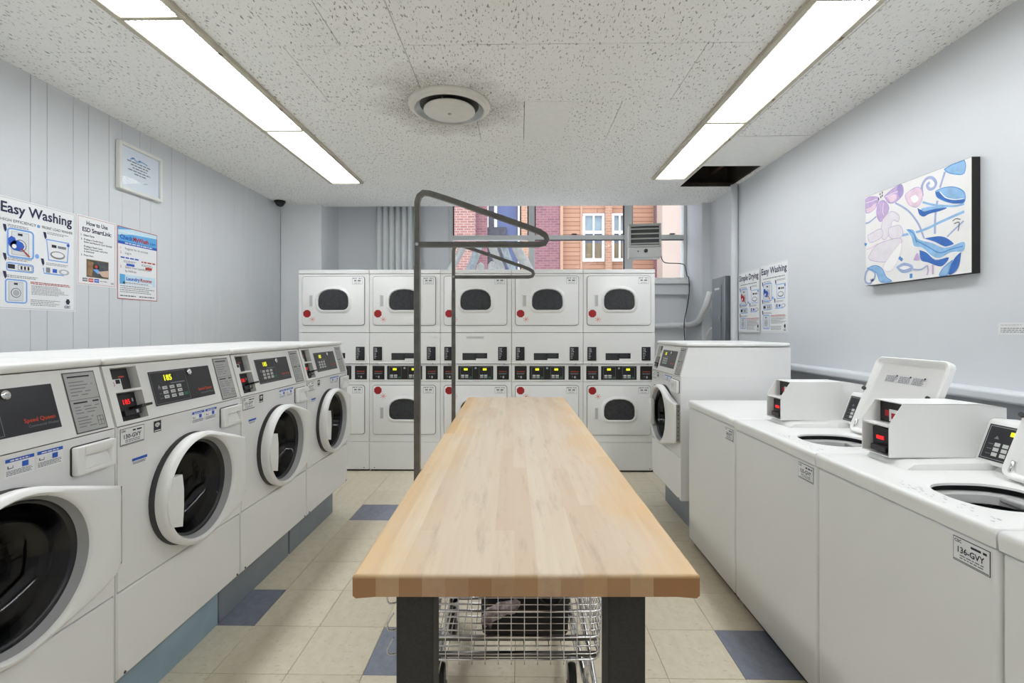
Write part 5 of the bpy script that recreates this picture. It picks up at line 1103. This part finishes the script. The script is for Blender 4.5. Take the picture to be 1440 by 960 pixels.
q = B(); q.tube(smoothpath([(0.9, 5.655, 1.405), (1.80, 5.655, 1.41), (1.90, 5.62, 1.41), (1.945, 5.45, 1.42), (1.945, 5.25, 1.46), (1.945, 5.10, 1.56), (1.955, 5.02, 1.66), (1.97, 4.985, 1.75)], 6), 0.033, WHITEP, 12); co = tag(q.build('conduit', None, 50), 'white conduit curving along the wall up to the electrical panel', 'conduit')
q = B(); q.lathe([(0.040, -0.02), (0.042, 0.0), (0.040, 0.02)], (1.78, 5.655, 1.41), WHITEP, 'x', 14); q.build('coupling', co, 50)
q = B(); q.tube(smoothpath([(1.605, 5.47, 2.20), (1.64, 5.55, 2.17), (1.72, 5.66, 2.145), (1.93, 5.70, 2.135), (1.965, 5.70, 2.06), (1.965, 5.66, 1.99), (1.955, 5.58, 1.96), (1.96, 5.575, 1.80), (1.93, 5.56, 1.62), (1.89, 5.54, 1.44), (1.90, 5.54, 1.20), (1.93, 5.54, 0.85)], 6), 0.0055, RUBBER, 6); tag(q.build('power_cord', None, 60), 'dark cord hanging from the unit heater past the window sill', 'cord')
q = B(); q.tube(smoothpath([(1.95, 5.2, 1.05), (1.96, 5.1, 1.25), (1.965, 5.0, 1.36), (1.97, 4.95, 1.38)], 6), 0.009, WHITEP, 8); tag(q.build('cable', None, 60), 'thin white cable rising to the electrical panel', 'cable')

# unit heater on a bracket in the window recess
ht = thing('unit_heater', 'grey louvred unit heater hung in front of the window', 'heater', (1.235, 5.44, 2.175), math.radians(-8))
HM = mat('heater_grey', (176, 177, 172), 0.45, 0.2, 0.05, 10); HL_ = mat('heater_light', (204, 204, 202), 0.45, 0, 0.04, 10)
q = B(); q.box(0.0, 0.352, 0.015, 0.20, 0.0, 0.375, HL_, 0.006, 2); q.build('casing', ht)
q = B(); q.box(0.0, 0.352, -0.004, 0.015, 0.115, 0.14, HM, 0.003, 1); q.box(0.0, 0.352, -0.004, 0.015, 0.35, 0.378, HM, 0.003, 1); q.box(0.0, 0.022, -0.004, 0.015, 0.14, 0.35, HM, 0.003, 1); q.box(0.33, 0.352, -0.004, 0.015, 0.14, 0.35, HM, 0.003, 1); q.build('grille_frame', ht)
q = B(); q.box(0.022, 0.33, 0.010, 0.0149, 0.14, 0.35, BLACK); q.build('grille_void', ht)
for k in range(4):
    z = 0.150 + k * 0.055; q = B(); q.prism([(-0.004, z - 0.002), (-0.002, z + 0.012), (0.002, z + 0.014), (0.009, z + 0.006), (0.009, z)], 0.024, 0.328, HM, 'x'); q.build('louvre', ht)
q = B(); q.box(0.0, 0.352, -0.006, 0.015, 0.0, 0.113, HL_, 0.004, 1); cp = q.build('control_panel', ht)
q = B(); q.lathe([(0.022, 0.0), (0.020, -0.018), (0.012, -0.02), (0.0005, -0.02)], (0.185, -0.006, 0.072), BLACK, 'y', 16); q.build('knob', cp, 40)
q = B(); q.lathe([(0.008, 0.0), (0.006, -0.004), (0.0005, -0.004)], (0.10, -0.006, 0.068), RUBBER, 'y', 10); q.build('pilot_light', cp, 40)
q = B(); q.box(0.16, 0.20, 0.20, 0.30, 0.10, 0.30, HM); q.tube([(0.05, 0.12, 0.375), (0.05, 0.12, 0.94)], 0.006, HM, 8); q.tube([(0.30, 0.12, 0.375), (0.30, 0.12, 0.94)], 0.006, HM, 8); q.build('bracket', ht)

# curtain beside the window
q = B(); x0, x1 = -1.70, -1.19; n_ = 84; pts = []
for i in range(n_ + 1):
    t_ = i / n_; ph = t_ * 7.0; s_ = math.sin(2 * PI * ph); pts.append((x0 + (x1 - x0) * t_ + 0.012 * math.sin(2 * PI * ph + 1.1), 5.62 + 0.040 * math.copysign(abs(s_) ** 0.7, s_)))
q.loops([[(x + (0.02 * math.sin(9 * i / n_) if z < 2 else 0), y_, z) for i, (x, y_) in enumerate(pts)] for z in (0.35, 1.2, 2.0, 2.6, 3.08)], mat('curtain_grey', (226, 228, 230), 0.6, 0, 0.03, 5), closed=False); q.build  # pleated sheet
cu_ = tag(q.build('pleated_curtain', None, 80), 'grey pleated curtain hanging left of the window', 'curtain')
sm_ = cu_.modifiers.new('thickness', 'SOLIDIFY'); sm_.thickness = 0.003
q = B(); q.tube([(x0 - 0.05, 5.62, 3.09), (x1 + 0.05, 5.62, 3.09)], 0.012, GREYF, 10); q.build('curtain_rod', cu_)

# foil ducts and jugs on the dryer tops, below the left window bay
FOIL = mat('duct_foil', (214, 228, 244), 0.25, 0.0, 0.2, 30, 0.5, 60); FOIL2 = mat('duct_plastic', (240, 245, 250), 0.2, 0.0, 0.12, 20, 0.3, 40)
def duct(path, r, m, label):
    path = smoothpath(path, 14); q = B(); L = []; up = Vector((0, 1, 0))
    for i, o in enumerate(path):
        d_ = (path[min(i + 1, len(path) - 1)] - path[max(i - 1, 0)]).normalized(); s_ = d_.cross(up).normalized(); u_ = s_.cross(d_); rr = r * (1.0 if i % 2 else 0.93)
        L.append([o + s_ * (rr * math.cos(2 * PI * k / 16)) + u_ * (rr * math.sin(2 * PI * k / 16)) for k in range(16)])
    q.loops(L, m, cap0=True, cap1=True); o = q.build('duct_hose', None, 60); return tag(o, label, 'duct', 'foil hoses leaning behind the dryers')
for i, (xa, xb, rr, lb) in enumerate(((632, 652, 5, 'leftmost silvery hose leaning toward the right above the dryers'), (660, 673, 6, 'second silvery hose from the left above the dryers'), (706, 692, 6, 'middle silvery hose leaning left above the dryers'), (722, 708, 5, 'second silvery hose from the right above the dryers'), (745, 725, 7, 'rightmost white hose leaning left above the dryers'))):
    ya = 5.40 + 0.05 * (i % 2); A_, C_ = Vector(on_y(xa, 384, ya)), Vector(on_y(xb, 346, ya))
    xf = A_.x + (A_.x - C_.x) * 0.25
    duct([(xf, ya, 0.0), (xf, ya, 0.6), (xf, ya, 1.3), (xf, ya, 1.75), A_, (A_ + C_) / 2, C_], rr / 675 * ya, FOIL if i % 2 else FOIL2, lb)
def jug(px, top, label, k):
    p = on_y(px, 382, 5.12); zt_ = on_y(px, top, 5.12)[2]; h = zt_ - 1.939
    t = thing('plastic_jug', label, 'jug', (p[0], 5.12, 1.939), 0.2 * k, 'jugs on top of the dryers')
    q = B(); q.lathe([(0.002, 0.0), (0.046, 0.0), (0.05, 0.01), (0.05, h * 0.45), (0.042, h * 0.75), (0.024, h * 0.93), (0.003, h)], (0, 0, 0), mat('jug_plastic', (236, 240, 246), 0.3, 0, 0.1, 14), n=20); q.build('bottle', t, 50)
    q = B(); q.lathe([(0.0505, h * 0.12), (0.0505, h * 0.40)], (0, 0, 0), mat('jug_label', (176, 200, 224), 0.5, 0, 0.2, 20), n=20); q.build('label_band', t)
jug(676, 368.5, 'left of the two white jugs on the middle dryer top', 1); jug(692, 367, 'right of the two white jugs on the middle dryer top', 2)
